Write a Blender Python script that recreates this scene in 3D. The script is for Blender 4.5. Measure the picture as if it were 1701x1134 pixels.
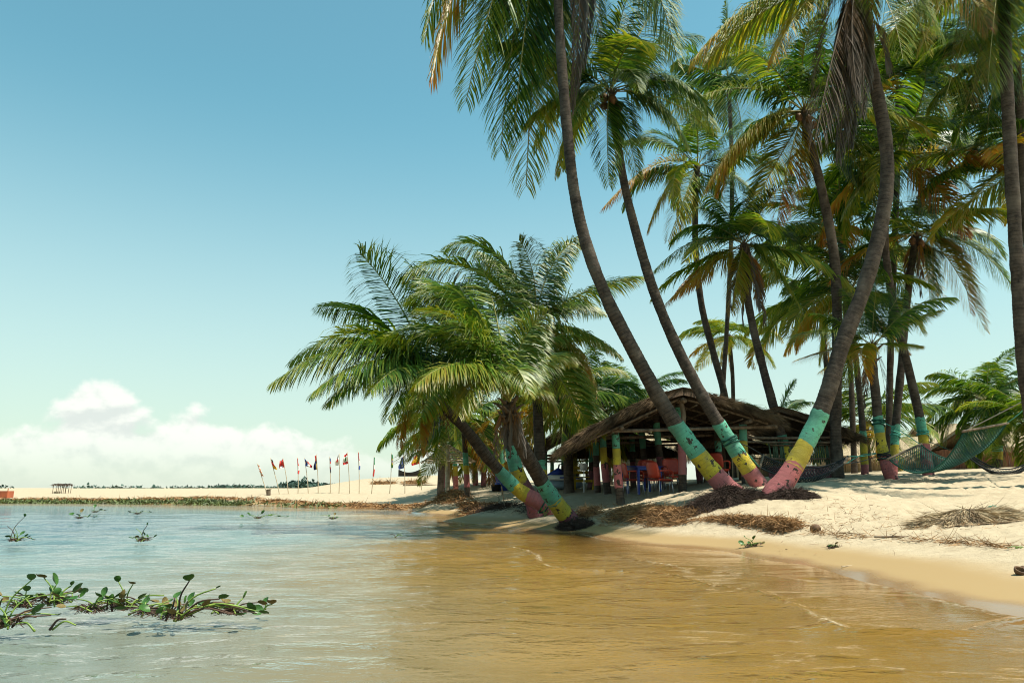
import bpy, math, random
import numpy as np
from mathutils import Vector, Matrix

# ---------------------------------------------------------------- camera, sky, sun, exposure
for o in list(bpy.data.objects): bpy.data.objects.remove(o)
SC = bpy.context.scene
COL = SC.collection
R = math.radians
FPX, W, H, HORIZON, CAMZ = 1228.0, 1701.0, 1134.0, 810.0, 0.9
PITCH = math.atan((HORIZON - H/2)/FPX)
cam = bpy.data.cameras.new('camera'); cam.sensor_width = 36; cam.lens = 36*FPX/W
cam.clip_start = 0.1; cam.clip_end = 6000
camo = bpy.data.objects.new('camera', cam); COL.objects.link(camo)
camo.location = (0, 0, CAMZ); camo.rotation_euler = (math.pi/2 + PITCH, 0, 0)
SC.camera = camo
SUN_EL, SUN_AZ = R(66), R(108)          # very high, on the right
sv = Vector((math.sin(SUN_AZ)*math.cos(SUN_EL), math.cos(SUN_AZ)*math.cos(SUN_EL), math.sin(SUN_EL)))
sun = bpy.data.lights.new('sun', 'SUN'); sun.energy = 5.0; sun.angle = R(0.55); sun.color = (1.0, 0.95, 0.84)
suno = bpy.data.objects.new('sun', sun); COL.objects.link(suno)
suno.rotation_euler = sv.to_track_quat('Z', 'Y').to_euler(); suno.location = (0, 0, 60)
vs = SC.view_settings; vs.view_transform = 'Standard'; vs.look = 'None'; vs.exposure = 0.70; vs.gamma = 1.0; vs.use_curve_mapping = False
SC.cycles.max_bounces = 8; SC.cycles.transparent_max_bounces = 12; SC.cycles.sample_clamp_indirect = 6
SC.cycles.pixel_filter_type = 'BLACKMAN_HARRIS'; SC.cycles.filter_width = 1.05
SC.cycles.caustics_reflective = False; SC.cycles.caustics_refractive = False
try:
    SC.cycles.use_denoising = True
except Exception: pass

class NT:
    """small helper for node trees"""
    def __init__(s, tree): s.t = tree; s.t.nodes.clear()
    def n(s, typ, **kw):
        nd = s.t.nodes.new(typ)
        for k, v in kw.items():
            if k[0] == '_': setattr(nd, k[1:], v)
            else:
                i = int(k[1:]) if k[0] == 'i' and k[1:].isdigit() else k.replace('__', ' ')
                s.put(nd, i, v)
        return nd
    def put(s, nd, i, v):
        if isinstance(v, tuple) and len(v) == 2 and hasattr(v[0], 'outputs'):
            s.t.links.new(v[0].outputs[v[1]], nd.inputs[i])
        elif hasattr(v, 'outputs'): s.t.links.new(v.outputs[0], nd.inputs[i])
        else:
            sk = nd.inputs[i]
            if sk.type == 'RGBA' and len(v) == 3: v = (*v, 1)
            sk.default_value = v
    def math(s, op, a, b=0.0, c=None, clamp=False):
        nd = s.n('ShaderNodeMath', _operation=op, _use_clamp=clamp); s.put(nd, 0, a); s.put(nd, 1, b)
        if c is not None: s.put(nd, 2, c)
        return nd
    def mix(s, f, a, b, mode='MIX'):
        nd = s.n('ShaderNodeMixRGB', _blend_type=mode); s.put(nd, 0, f); s.put(nd, 1, a); s.put(nd, 2, b); return nd
    def ramp(s, f, stops, interp='LINEAR'):
        nd = s.n('ShaderNodeValToRGB'); s.put(nd, 0, f); cr = nd.color_ramp; cr.interpolation = interp
        while len(cr.elements) < len(stops): cr.elements.new(0.5)
        for e, (p, c) in zip(cr.elements, stops):
            e.position = p; e.color = (*c, 1) if len(c) == 3 else c
        return nd
    def smooth(s, v, lo, hi):
        nd = s.n('ShaderNodeMapRange', _interpolation_type='SMOOTHSTEP'); s.put(nd, 0, v)
        s.put(nd, 1, lo); s.put(nd, 2, hi); return nd
    def noise(s, vec, scale, detail=4, rough=0.55, dist=0.0):
        nd = s.n('ShaderNodeTexNoise'); s.put(nd, 'Vector', vec)
        nd.inputs['Scale'].default_value = scale; nd.inputs['Detail'].default_value = detail
        nd.inputs['Roughness'].default_value = rough; nd.inputs['Distortion'].default_value = dist
        return nd

wd = bpy.data.worlds.new('World'); SC.world = wd; wd.use_nodes = True
def build_world():
    t = NT(wd.node_tree)
    sky = t.n('ShaderNodeTexSky'); sky.sky_type = 'NISHITA'; sky.sun_disc = False
    sky.sun_elevation = SUN_EL; sky.sun_rotation = SUN_AZ
    sky.altitude = 0; sky.air_density = 1.0; sky.dust_density = 0.4; sky.ozone_density = 1.0
    tint = t.mix(1.0, sky, (0.75, 1.19, 0.91), 'MULTIPLY')
    tc = t.n('ShaderNodeTexCoord')
    sep = t.n('ShaderNodeSeparateXYZ'); t.put(sep, 0, (tc, 'Generated'))
    el = (sep, 2)
    az = t.math('ARCTAN2', (sep, 0), (sep, 1))
    # pale moist air towards the horizon all round
    hz = t.smooth(el, 0.50, -0.04)
    hz2 = t.math('MULTIPLY', (hz, 0), 0.84)
    base = t.mix(hz2, tint, (3.75, 3.9, 3.5))
    # cumulus bank along the horizon
    st = t.n('ShaderNodeMapping', _vector_type='POINT'); t.put(st, 0, (tc, 'Generated')); st.inputs['Scale'].default_value = (1, 1, 1.35)
    n1 = t.noise(st, 13.0, 9, 0.56, 0.15)
    n2 = t.noise(st, 4.2, 2, 0.5)
    st2 = t.n('ShaderNodeMapping'); t.put(st2, 0, (tc, 'Generated')); st2.inputs['Scale'].default_value = (1, 1, 1.35)
    st2.inputs['Location'].default_value = (0.0, 0.004, 0.016)
    n1b = t.noise(st2, 13.0, 9, 0.56, 0.15)
    def bump(a0, w, h):
        d = t.math('SUBTRACT', az, a0); d = t.math('DIVIDE', d, w); d = t.math('MULTIPLY', d, d)
        return t.math('MULTIPLY', t.math('EXPONENT', t.math('MULTIPLY', d, -1.0)), h)
    env = t.math('MULTIPLY_ADD', (n2, 0), 0.06, 0.030)
    for a0, w, h in ((-0.512, 0.05, 0.068), (-0.395, 0.05, 0.030), (-0.30, 0.07, 0.018), (-0.17, 0.06, -0.012), (0.6, 0.4, -0.035), (2.2, 0.5, 0.03), (-1.7, 0.4, 0.02)):
        env = t.math('ADD', env, bump(a0, w, h))
    dn = t.math('SUBTRACT', env, el)
    nn = t.math('MULTIPLY', t.math('SUBTRACT', (n1, 0), 0.5), 0.135)
    dens = t.math('ADD', dn, nn)
    fac = t.smooth(dens, 0.0, 0.022)
    low = t.smooth(el, 0.0, 0.075)                      # the feet of the bank melt into the haze
    f2 = t.math('MULTIPLY', (fac, 0), t.math('MULTIPLY_ADD', (low, 0), 0.72, 0.18))
    lit = t.math('SUBTRACT', (n1, 0), (n1b, 0))
    litf = t.smooth(t.math('MULTIPLY_ADD', lit, 1.0, t.math('MULTIPLY', dens, -0.7)), -0.17, 0.03)
    cc = t.mix((litf, 0), (4.1, 4.4, 4.2), (5.45, 5.55, 5.15))
    out = t.mix(f2, base, cc)
    bg = t.n('ShaderNodeBackground'); t.put(bg, 0, out); bg.inputs[1].default_value = 0.119
    o = t.n('ShaderNodeOutputWorld'); t.put(o, 0, bg)
build_world()

# ---------------------------------------------------------------- helpers
def at(px, py, Y):
    x = (px - W/2)/FPX; v = (H/2 - py)/FPX
    d = (x, math.cos(PITCH) - v*math.sin(PITCH), math.sin(PITCH) + v*math.cos(PITCH))
    k = Y/d[1]
    return np.array((d[0]*k, Y, CAMZ + d[2]*k))
def sstep(a, b, x):
    q = np.clip((x - a)/(b - a), 0, 1); return q*q*(3 - 2*q)
def hash2(ix, iy, seed):
    h = (ix*374761393 + iy*668265263 + seed*974711).astype(np.int64) & 0xffffffff
    h = ((h ^ (h >> 13))*1274126177) & 0xffffffff
    return ((h ^ (h >> 16)) & 0xffff)/65535.0
def vnoise(x, y, seed=0):
    x = np.asarray(x, float); y = np.asarray(y, float)
    ix = np.floor(x).astype(np.int64); iy = np.floor(y).astype(np.int64); fx = x - ix; fy = y - iy
    fx = fx*fx*(3 - 2*fx); fy = fy*fy*(3 - 2*fy)
    a = hash2(ix, iy, seed); b = hash2(ix+1, iy, seed); c = hash2(ix, iy+1, seed); d = hash2(ix+1, iy+1, seed)
    return (a*(1-fx) + b*fx)*(1-fy) + (c*(1-fx) + d*fx)*fy
def fbm(x, y, seed=0, n=4):
    s = 0; a = 0.5
    for i in range(n): s = s + a*vnoise(x*2**i, y*2**i, seed + i*17); a *= 0.5
    return s

def mesh(name, V, F, mi=None, smooth=True, attrs=None):
    V = np.asarray(V, np.float32).reshape(-1, 3)
    Fs = [np.asarray(f, np.int32) for f in F if len(f)]
    loops = np.concatenate([f.ravel() for f in Fs]); tot = np.concatenate([np.full(len(f), f.shape[1], np.int32) for f in Fs])
    me = bpy.data.meshes.new(name)
    me.vertices.add(len(V)); me.vertices.foreach_set('co', V.ravel())
    me.loops.add(len(loops)); me.loops.foreach_set('vertex_index', loops)
    me.polygons.add(len(tot)); st = np.concatenate([[0], np.cumsum(tot)[:-1]]).astype(np.int32)
    me.polygons.foreach_set('loop_start', st); me.polygons.foreach_set('loop_total', tot)
    if mi is not None: me.polygons.foreach_set('material_index', np.asarray(mi, np.int32))
    me.polygons.foreach_set('use_smooth', np.full(len(tot), smooth, bool))
    for k, a in (attrs or {}).items():
        at_ = me.attributes.new(k, 'FLOAT', 'POINT'); at_.data.foreach_set('value', np.asarray(a, np.float32).ravel())
    me.update(); me.validate()
    return me
def link(name, me, parent=None, loc=(0, 0, 0), rot=(0, 0, 0), scale=(1, 1, 1)):
    o = bpy.data.objects.new(name, me); COL.objects.link(o); o.location = Vector([float(q) for q in loc]); o.rotation_euler = rot; o.scale = scale
    if parent is not None: o.parent = parent
    return o
def ob(name, V, F, mats, parent=None, loc=(0, 0, 0), mi=None, smooth=True, attrs=None):
    me = mesh(name, V, F, mi, smooth, attrs)
    for m in (mats if isinstance(mats, (list, tuple)) else [mats]): me.materials.append(m)
    return link(name, me, parent, loc)
def tag(o, label=None, cat=None, group=None, kind=None):
    for k, v in (('label', label), ('category', cat), ('group', group), ('kind', kind)):
        if v: o[k] = v
    return o
def thing(name, loc, label, cat, group=None, rz=0.0):
    o = link(name, None, None, loc, (0, 0, rz)); o.empty_display_size = 0.3
    return tag(o, label, cat, group)
class MB:
    """collects boxes and tubes into one mesh"""
    def __init__(s): s.V = []; s.Q = []; s.T = []; s.n = 0
    def add(s, V, Q=(), T=()):
        V = np.asarray(V, float).reshape(-1, 3); s.V.append(V)
        if len(Q): s.Q.append(np.asarray(Q, int) + s.n)
        if len(T): s.T.append(np.asarray(T, int) + s.n)
        s.n += len(V)
    def box(s, c, size, rz=0.0, taper=1.0, rx=0.0, ry=0.0):
        h = np.array(size)/2.0
        V = np.array([(x*(taper if z > 0 else 1), y*(taper if z > 0 else 1), z) for z in (-1, 1) for y in (-1, 1) for x in (-1, 1)], float)*h
        m = np.array(Matrix.Rotation(rz, 3, 'Z') @ Matrix.Rotation(ry, 3, 'Y') @ Matrix.Rotation(rx, 3, 'X'))
        s.add(V @ m.T + np.array(c), [(0, 2, 3, 1), (4, 5, 7, 6), (0, 1, 5, 4), (2, 6, 7, 3), (0, 4, 6, 2), (1, 3, 7, 5)])
    def tube(s, P, r, n=6, cap=True):
        V, Q, T = tube(np.asarray(P, float), r, n, cap); s.add(V, Q, T)
    def build(s, name, mat, parent=None, loc=(0, 0, 0), smooth=False):
        V = np.concatenate(s.V) - np.asarray(loc if parent is None else (0, 0, 0))
        F = [np.concatenate(q) for q in (s.Q, s.T) if q]
        return ob(name, V, F, mat, parent, loc, smooth=smooth)
def frames(P):
    T = np.gradient(P, axis=0); T /= np.linalg.norm(T, axis=1)[:, None] + 1e-9
    up = np.array((0, 0, 1.0)) if abs(T[:, 2]).mean() < 0.75 else np.array((0.0, 1.0, 0.0))
    S = np.cross(T, up); S /= np.linalg.norm(S, axis=1)[:, None] + 1e-9
    N = np.cross(S, T)
    return T, S, N
def tube(P, r, n=6, cap=True, rmod=None):
    k = len(P); r = np.broadcast_to(np.asarray(r, float), (k,)) if np.ndim(r) < 2 else r
    T, S, N = frames(P); a = np.arange(n)*2*math.pi/n
    rr = (r[:, None]*np.ones((1, n))) if r.ndim == 1 else r
    if rmod is not None: rr = rr*rmod
    V = P[:, None, :] + rr[:, :, None]*(np.cos(a)[None, :, None]*S[:, None, :] + np.sin(a)[None, :, None]*N[:, None, :])
    i = np.arange(k-1)[:, None]*n; j = np.arange(n)[None, :]; j2 = (j+1) % n
    Q = np.stack([i+j, i+j2, i+n+j2, i+n+j], -1).reshape(-1, 4); V = V.reshape(-1, 3); Tt = []
    if cap:
        V = np.concatenate([V, P[:1], P[-1:]]); m = k*n; j = np.arange(n); j2 = (j+1) % n
        Tt = np.concatenate([np.stack([np.full(n, m), j2, j], -1), np.stack([np.full(n, m+1), (k-1)*n+j, (k-1)*n+j2], -1)])
    return V, Q, Tt
def catmull(P, n):
    P = np.asarray(P, float); E = np.concatenate([[2*P[0]-P[1]], P, [2*P[-1]-P[-2]]]); k = len(P) - 1
    u = np.linspace(0, k, n); i = np.minimum(u.astype(int), k-1); f = (u - i)[:, None]
    a, b, c, d = E[i], E[i+1], E[i+2], E[i+3]
    return 0.5*((2*b) + (c-a)*f + (2*a-5*b+4*c-d)*f**2 + (3*b-a-3*c+d)*f**3)
def lathe(prof, n=16):
    prof = np.asarray(prof, float); a = np.arange(n)*2*math.pi/n
    V = np.stack([prof[:, 0][:, None]*np.cos(a), prof[:, 0][:, None]*np.sin(a), prof[:, 1][:, None]*np.ones(n)], -1).reshape(-1, 3)
    k = len(prof); i = np.arange(k-1)[:, None]*n; j = np.arange(n)[None, :]; j2 = (j+1) % n
    return V, np.stack([i+j, i+j2, i+n+j2, i+n+j], -1).reshape(-1, 4)

# ---------------------------------------------------------------- materials
def newmat(name):
    m = bpy.data.materials.new(name); m.use_nodes = True; return m, NT(m.node_tree)
def finish(t, sh, disp=None):
    o = t.n('ShaderNodeOutputMaterial'); t.put(o, 0, sh)
def M(name, c1, c2=None, scale=6.0, rough=0.7, bump=0.0, stretch=(1, 1, 1), spec=0.3, detail=5, lo=0.35, hi=0.65, metal=0.0, dist=0.0, rnd=0.0):
    m, t = newmat(name); tc = t.n('ShaderNodeTexCoord'); mp = t.n('ShaderNodeMapping'); t.put(mp, 0, (tc, 'Object')); mp.inputs['Scale'].default_value = stretch
    nz = t.noise(mp, scale, detail, 0.6, dist); b = t.n('ShaderNodeBsdfPrincipled')
    c2 = c2 or tuple(q*0.75 for q in c1)
    cr = t.ramp(nz, [(lo, c2), (hi, c1)])
    col = cr
    if rnd:
        oi = t.n('ShaderNodeObjectInfo'); v = t.math('MULTIPLY_ADD', (oi, 'Random'), rnd, 1 - rnd/2)
        hs = t.n('ShaderNodeHueSaturation'); t.put(hs, 'Color', cr); t.put(hs, 'Value', v); col = hs
    t.put(b, 'Base Color', col); b.inputs['Roughness'].default_value = rough; b.inputs['Specular IOR Level'].default_value = spec; b.inputs['Metallic'].default_value = metal
    if bump:
        bp = t.n('ShaderNodeBump'); bp.inputs['Strength'].default_value = 1.0; bp.inputs['Distance'].default_value = bump; t.put(bp, 'Height', nz); t.put(b, 'Normal', bp)
    finish(t, b); return m
def paint(name, col):
    """limewash on bark: chips, dirt, ring lines"""
    m, t = newmat(name); tc = t.n('ShaderNodeTexCoord'); b = t.n('ShaderNodeBsdfPrincipled')
    n1 = t.noise((tc, 'Object'), 9, 6, 0.65); n2 = t.noise((tc, 'Object'), 2.2, 3, 0.5); n3 = t.noise((tc, 'Object'), 38, 3, 0.6)
    mp = t.n('ShaderNodeMapping'); t.put(mp, 0, (tc, 'Object')); mp.inputs['Scale'].default_value = (1, 1, 5); n4 = t.noise(mp, 5, 4, 0.6)
    c = t.mix(t.smooth((n2, 0), 0.35, 0.7), tuple(q*0.62 + 0.02 for q in col), tuple(q*1.12 for q in col))
    n5 = t.noise((tc, 'Object'), 3.6, 6, 0.7)
    c = t.mix(t.math('MULTIPLY', (t.smooth((n5, 0), 0.54, 0.66), 0), 0.55), c, tuple(0.10 + q*0.28 for q in col))
    c = t.mix(t.math('MULTIPLY', (t.smooth((n4, 0), 0.56, 0.70), 0), 0.45), c, tuple(q*0.42 + 0.015 for q in col))
    v = t.n('ShaderNodeAttribute'); v.attribute_name = 'v'
    fr = t.math('FRACT', t.math('MULTIPLY_ADD', (v, 'Fac'), 11.5, t.math('MULTIPLY', (n1, 0), 0.5)))
    c = t.mix(t.math('MULTIPLY', (t.smooth(fr, 0.80, 0.98), 0), 0.38), c, tuple(q*0.35 + 0.01 for q in col))
    c = t.mix((t.smooth(t.math('ADD', t.math('MULTIPLY', t.math('SUBTRACT', (n2, 0), 0.5), 0.9), t.math('MULTIPLY_ADD', (n3, 0), 0.25, (n1, 0))), 0.765, 0.81), 0), c, (0.05, 0.04, 0.03))
    t.put(b, 'Base Color', c); b.inputs['Roughness'].default_value = 0.75; b.inputs['Specular IOR Level'].default_value = 0.25
    bp = t.n('ShaderNodeBump'); bp.inputs['Distance'].default_value = 0.015; t.put(bp, 'Height', t.math('MULTIPLY_ADD', fr, -0.6, t.math('ADD', (n1, 0), (n3, 0)))); t.put(b, 'Normal', bp)
    finish(t, b); return m
def bark_mat():
    m, t = newmat('palm bark'); b = t.n('ShaderNodeBsdfPrincipled'); tc = t.n('ShaderNodeTexCoord')
    v = t.n('ShaderNodeAttribute'); v.attribute_name = 'v'
    n1 = t.noise((tc, 'Object'), 7, 5, 0.6); n2 = t.noise((tc, 'Object'), 40, 3, 0.6); n3 = t.noise((tc, 'Object'), 1.3, 2, 0.5)
    ph = t.math('MULTIPLY_ADD', (v, 'Fac'), 11.5, t.math('MULTIPLY', (n1, 0), 0.5)); fr = t.math('FRACT', ph)
    c = t.ramp(n1, [(0.3, (0.035, 0.028, 0.023)), (0.7, (0.115, 0.09, 0.07))])
    c = t.mix(t.math('MULTIPLY', (t.smooth(fr, 0.80, 0.98), 0), 0.75), c, (0.016, 0.012, 0.01))
    c = t.mix(t.math('MULTIPLY', (t.smooth((n3, 0), 0.5, 0.7), 0), 0.5), c, (0.17, 0.145, 0.115))
    t.put(b, 'Base Color', c); b.inputs['Roughness'].default_value = 0.85; b.inputs['Specular IOR Level'].default_value = 0.15
    bp = t.n('ShaderNodeBump'); bp.inputs['Distance'].default_value = 0.02
    t.put(bp, 'Height', t.math('MULTIPLY_ADD', fr, -0.8, t.math('MULTIPLY_ADD', (n2, 0), 0.5, (n1, 0)))); t.put(b, 'Normal', bp)
    finish(t, b); return m
def leaf_mat(name='palm frond', trans=0.36, gain=1.0):
    m, t = newmat(name)
    a = t.n('ShaderNodeAttribute'); a.attribute_type = 'OBJECT'; a.attribute_name = 'age'
    tt = t.n('ShaderNodeAttribute'); tt.attribute_name = 't'
    lv = t.n('ShaderNodeAttribute'); lv.attribute_name = 'lv'
    oi = t.n('ShaderNodeObjectInfo')
    x = t.math('MULTIPLY_ADD', t.math('SUBTRACT', (tt, 'Fac'), 0.45), t.math('MULTIPLY_ADD', (a, 'Fac'), 0.45, 0.10), (a, 'Fac'))
    x = t.math('ADD', x, t.math('MULTIPLY', t.math('SUBTRACT', (lv, 'Fac'), 0.5), 0.30))
    x = t.math('ADD', x, t.math('MULTIPLY', t.math('SUBTRACT', (oi, 'Random'), 0.5), 0.10), clamp=True)
    g = gain
    st = [(0.0, (0.024*g, 0.068*g, 0.009*g)), (0.12, (0.082*g, 0.170*g, 0.016*g)), (0.30, (0.23*g, 0.25*g, 0.030*g)), (0.48, (0.30, 0.205, 0.03)), (0.63, (0.34, 0.135, 0.02)), (0.78, (0.17, 0.095, 0.04)), (1.0, (0.10, 0.078, 0.058))]
    c = t.ramp(x, st)
    b = t.n('ShaderNodeBsdfPrincipled'); t.put(b, 'Base Color', c); b.inputs['Roughness'].default_value = 0.42; b.inputs['Specular IOR Level'].default_value = 0.34
    tr = t.n('ShaderNodeBsdfTranslucent'); t.put(tr, 0, t.mix(1.0, c, (2.1, 1.85, 0.6), 'MULTIPLY'))
    tf = t.math('MULTIPLY', t.smooth((a, 'Fac'), 1.0, 0.72), trans)
    mx = t.n('ShaderNodeMixShader'); t.put(mx, 0, tf); t.put(mx, 1, b); t.put(mx, 2, tr)
    finish(t, mx); return m
MAT = dict(
    bark=bark_mat(), leaf=leaf_mat(),
    rachis=M('frond rib', (0.30, 0.27, 0.07), (0.16, 0.15, 0.04), 3, 0.5), deadrib=M('dry frond rib', (0.16, 0.115, 0.075), (0.08, 0.06, 0.04), 8, 0.8),
    green=paint('green limewash', (0.115, 0.40, 0.265)), yellow=paint('yellow limewash', (0.56, 0.43, 0.035)), pink=paint('pink limewash', (0.52, 0.155, 0.15)), maroon=paint('dark pink limewash', (0.20, 0.06, 0.075)),
    thatch=M('weathered shaded thatch', (0.115, 0.078, 0.048), (0.04, 0.028, 0.02), 14, 0.9, 0.03, (6, 1, 1.5), 0.1),  # roof colour darkened to carry the shade of the palm canopy
    straw=M('shaded straw strands', (0.21, 0.14, 0.078), (0.06, 0.042, 0.028), 4, 0.9, 0, (1, 1, 1), 0.1),  # strands lowered with the roof, canopy shade put into the colour
    drystraw=M('pale dry strands', (0.50, 0.39, 0.24), (0.20, 0.14, 0.085), 5, 0.9, 0, (1, 1, 1), 0.1),
    weed=M('dry seaweed', (0.44, 0.25, 0.11), (0.12, 0.068, 0.036), 5, 0.9, 0, (1, 1, 1), 0.1),
    roots=M('dark root fibre', (0.085, 0.058, 0.045), (0.03, 0.02, 0.016), 5, 0.9, 0, (1, 1, 1), 0.1),
    wood=M('weathered pole wood', (0.24, 0.18, 0.125), (0.09, 0.065, 0.045), 9, 0.85, 0.006, (1, 1, 0.25), 0.15),
    palewood=M('pale batten wood', (0.55, 0.45, 0.31), (0.33, 0.25, 0.16), 9, 0.8, 0.004), bamboo=M('green bamboo', (0.10, 0.17, 0.10), (0.05, 0.08, 0.05), 6, 0.6),
    redplastic=M('red plastic', (0.55, 0.065, 0.03), (0.42, 0.045, 0.025), 3, 0.4, 0, spec=0.5, rnd=0.4), blueplastic=M('blue plastic', (0.02, 0.06, 0.36), (0.015, 0.04, 0.26), 3, 0.4, 0, spec=0.5),
    steel=M('grey steel tube', (0.55, 0.55, 0.55), (0.4, 0.4, 0.4), 8, 0.4, 0, metal=0.6), black=M('black plastic', (0.015, 0.015, 0.016), None, 6, 0.5), white=M('white gelcoat', (0.74, 0.76, 0.76), (0.6, 0.62, 0.63), 4, 0.35, spec=0.5),
    greyblue=M('grey blue hull', (0.22, 0.30, 0.36), (0.16, 0.22, 0.27), 4, 0.5), yellowwood=M('yellow painted wood', (0.58, 0.42, 0.03), (0.36, 0.25, 0.03), 6, 0.7),
    net=M('dark green net cord', (0.012, 0.085, 0.055), (0.007, 0.045, 0.032), 9, 0.8), darknet=M('dark brown net cord', (0.03, 0.035, 0.035), (0.014, 0.016, 0.018), 9, 0.8), rope=M('green nylon rope', (0.06, 0.36, 0.27), (0.03, 0.20, 0.15), 20, 0.6), greyrope=M('grey rope', (0.30, 0.28, 0.24), None, 20, 0.8),
    reedred=M('red brown reed wall', (0.34, 0.155, 0.08), (0.17, 0.075, 0.045), 5, 0.85, 0, (1, 1, 0.1)), reed=M('tan reed wall', (0.42, 0.32, 0.19), (0.22, 0.16, 0.10), 5, 0.85, 0, (1, 1, 0.1)),
    coconut=M('brown coconut husk', (0.19, 0.10, 0.045), (0.08, 0.042, 0.022), 10, 0.7, 0.01), hy=M('glossy hyacinth leaf', (0.055, 0.135, 0.02), (0.02, 0.065, 0.012), 14, 0.42, spec=0.35), hystem=M('hyacinth stalk', (0.22, 0.30, 0.05), (0.10, 0.17, 0.03), 9, 0.4), hyroot=M('hyacinth root', (0.10, 0.055, 0.035), (0.04, 0.025, 0.02), 9, 0.8),
    bank=M('green bank leaves', (0.13, 0.165, 0.05), (0.06, 0.075, 0.025), 1.2, 0.5), trees=M('haze tinted tree leaves', (0.055, 0.10, 0.075), (0.03, 0.06, 0.05), 0.15, 0.9), rust=M('rusty red sheet', (0.45, 0.12, 0.05), (0.28, 0.08, 0.04), 2, 0.7), tar=M('tarred hull', (0.02, 0.02, 0.022), None, 3, 0.6), foam=M('foam', (0.8, 0.8, 0.75), None, 3, 0.9),  # trees: blue green tint puts the distance haze into the leaf colour
)
FL = {k: M('flag ' + k, c, tuple(q*0.85 for q in c), 3, 0.8) for k, c in dict(red=(0.62, 0.05, 0.04), white=(0.78, 0.76, 0.70), blue=(0.04, 0.07, 0.28), navy=(0.015, 0.022, 0.09), black=(0.025, 0.025, 0.025), gold=(0.80, 0.48, 0.03), green=(0.03, 0.24, 0.08), orange=(0.75, 0.30, 0.14)).items()}
# ---------------------------------------------------------------- terrain
SHORE = [(5.0, -14), (4.4, -4), (4.05, 0), (3.85, 3)]
for px, py in ((1701, 1010), (1500, 965), (1350, 930), (1200, 905), (1030, 893), (960, 878), (900, 868), (780, 855), (700, 846), (560, 842), (400, 837), (200, 834.5), (0, 833.5)):
    Y = CAMZ*FPX/(py - HORIZON)*1.0; p = at(px, py, Y*0.98); SHORE.append((p[0], p[1]))
SHORE += [(-48, 49.5), (-80, 52), (-140, 55)]
SHORE = np.array(SHORE)
cp = [(x, y, 0.0) for x, y in SHORE]
for px, py, Y in ((1290, 818, 14), (1215, 824, 15), (1250, 805, 17), (1480, 797, 20), (1540, 791, 22), (1435, 790, 24), (1701, 779, 24), (1701, 793, 18), (1033, 838, 19), (1040, 812, 26), (945, 864, 16.5), (905, 850, 18), (885, 832, 20.5), (1098, 823, 19.5),
                  (1620, 872, 10), (1355, 884, 11), (1701, 832, 13.5), (1701, 925, 7.6), (1480, 832, 15), (1480, 868, 11.6), (735, 806, 40), (743, 818, 30), (833, 815, 30), (700, 828, 38), (1330, 795, 22), (1650, 780, 38), (1500, 782, 38), (978, 812, 26.5),
                  (440, 820.5, 45), (580, 820, 45), (690, 820, 44), (0, 816, 70), (300, 816, 70), (1100, 800, 40), (900, 803, 45), (1240, 803, 19), (1210, 862, 12.8), (1060, 862, 15.2)):
    cp.append(tuple(at(px, py, Y)))
cp += [(0, 3, -0.34), (0, 0, -0.42), (-5, 8, -0.5), (-15, 20, -0.9), (-24, 36, -0.6), (-5, -8, -0.7), (-30, 5, -1.1), (-70, 25, -1.2), (3.0, 4.5, -0.11), (2.6, 8.5, -0.085), (2.1, 10.8, -0.06), (0.3, 12, -0.13), (-1, 17, -0.15), (-4, 25, -0.22), (2.5, 1.5, -0.20), (-9, 32, -0.2), (1, 8, -0.22),
       (7.5, 3, 0.27), (11, 0, 0.55), (12, -12, 0.6), (20, 10, 1.1), (30, 20, 1.5), (40, 45, 1.7), (30, 80, 1.2), (0, 90, 0.9), (-60, 100, 0.66), (-140, 70, 0.6), (60, 0, 1.2), (-140, -20, -1.6), (20, 60, 1.5)]
cp = np.array(cp)
def _u(r2): return 0.5*r2*np.log(r2 + 1e-9)
def _solve():
    n = len(cp); d = cp[:, None, :2] - cp[None, :, :2]; K = _u((d**2).sum(-1)) + np.eye(n)*0.6
    P = np.c_[np.ones(n), cp[:, :2]]; A = np.zeros((n+3, n+3)); A[:n, :n] = K; A[:n, n:] = P; A[n:, :n] = P.T
    return np.linalg.solve(A, np.r_[cp[:, 2], 0, 0, 0])
_w = _solve()
def gz(x, y):
    x = np.asarray(x, float); y = np.asarray(y, float); s = x.shape; X = x.ravel(); Y = y.ravel(); out = np.empty(len(X))
    xc = np.clip(X, -138, 60); yc = np.clip(Y, -18, 100)
    for i in range(0, len(X), 20000):
        a = xc[i:i+20000]; b = yc[i:i+20000]
        r2 = (a[:, None] - cp[None, :, 0])**2 + (b[:, None] - cp[None, :, 1])**2
        out[i:i+20000] = _u(r2) @ _w[:-3] + _w[-3] + _w[-2]*a + _w[-1]*b
    # low dune behind the flags, flat sand spit beyond
    out += 0.85*np.exp(-((X + 9.5)/5.5)**4*0.8 - ((Y - 66)/10.0)**2) + 0.5*np.exp(-((X - 1)/9)**2 - ((Y - 66)/10.0)**2)
    f = sstep(75, 130, Y); out = out*(1-f) + f*(0.72 + 0.1*vnoise(X*0.02, Y*0.02, 5))
    return out.reshape(s)
def gnd(x, y): return float(gz(np.array([x]), np.array([y]))[0])
def hit(px, py):
    """point of the ground seen at a pixel"""
    Ys = np.linspace(3, 60, 900); P = np.array([at(px, py, Y) for Y in Ys]); d = P[:, 2] - gz(P[:, 0], P[:, 1])
    i = np.argmax(d < 0); i = i if d[i] < 0 else len(Ys)-1
    return P[i]
def axis(lo, hi, step, flo, fhi, grow=1.18):
    a = list(np.arange(lo, hi + 1e-6, step)); s = step
    while a[-1] < fhi: s *= grow; a.append(min(a[-1] + s, fhi))
    s = step
    while a[0] > flo: s *= grow; a.insert(0, max(a[0] - s, flo))
    return np.array(a)
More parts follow.
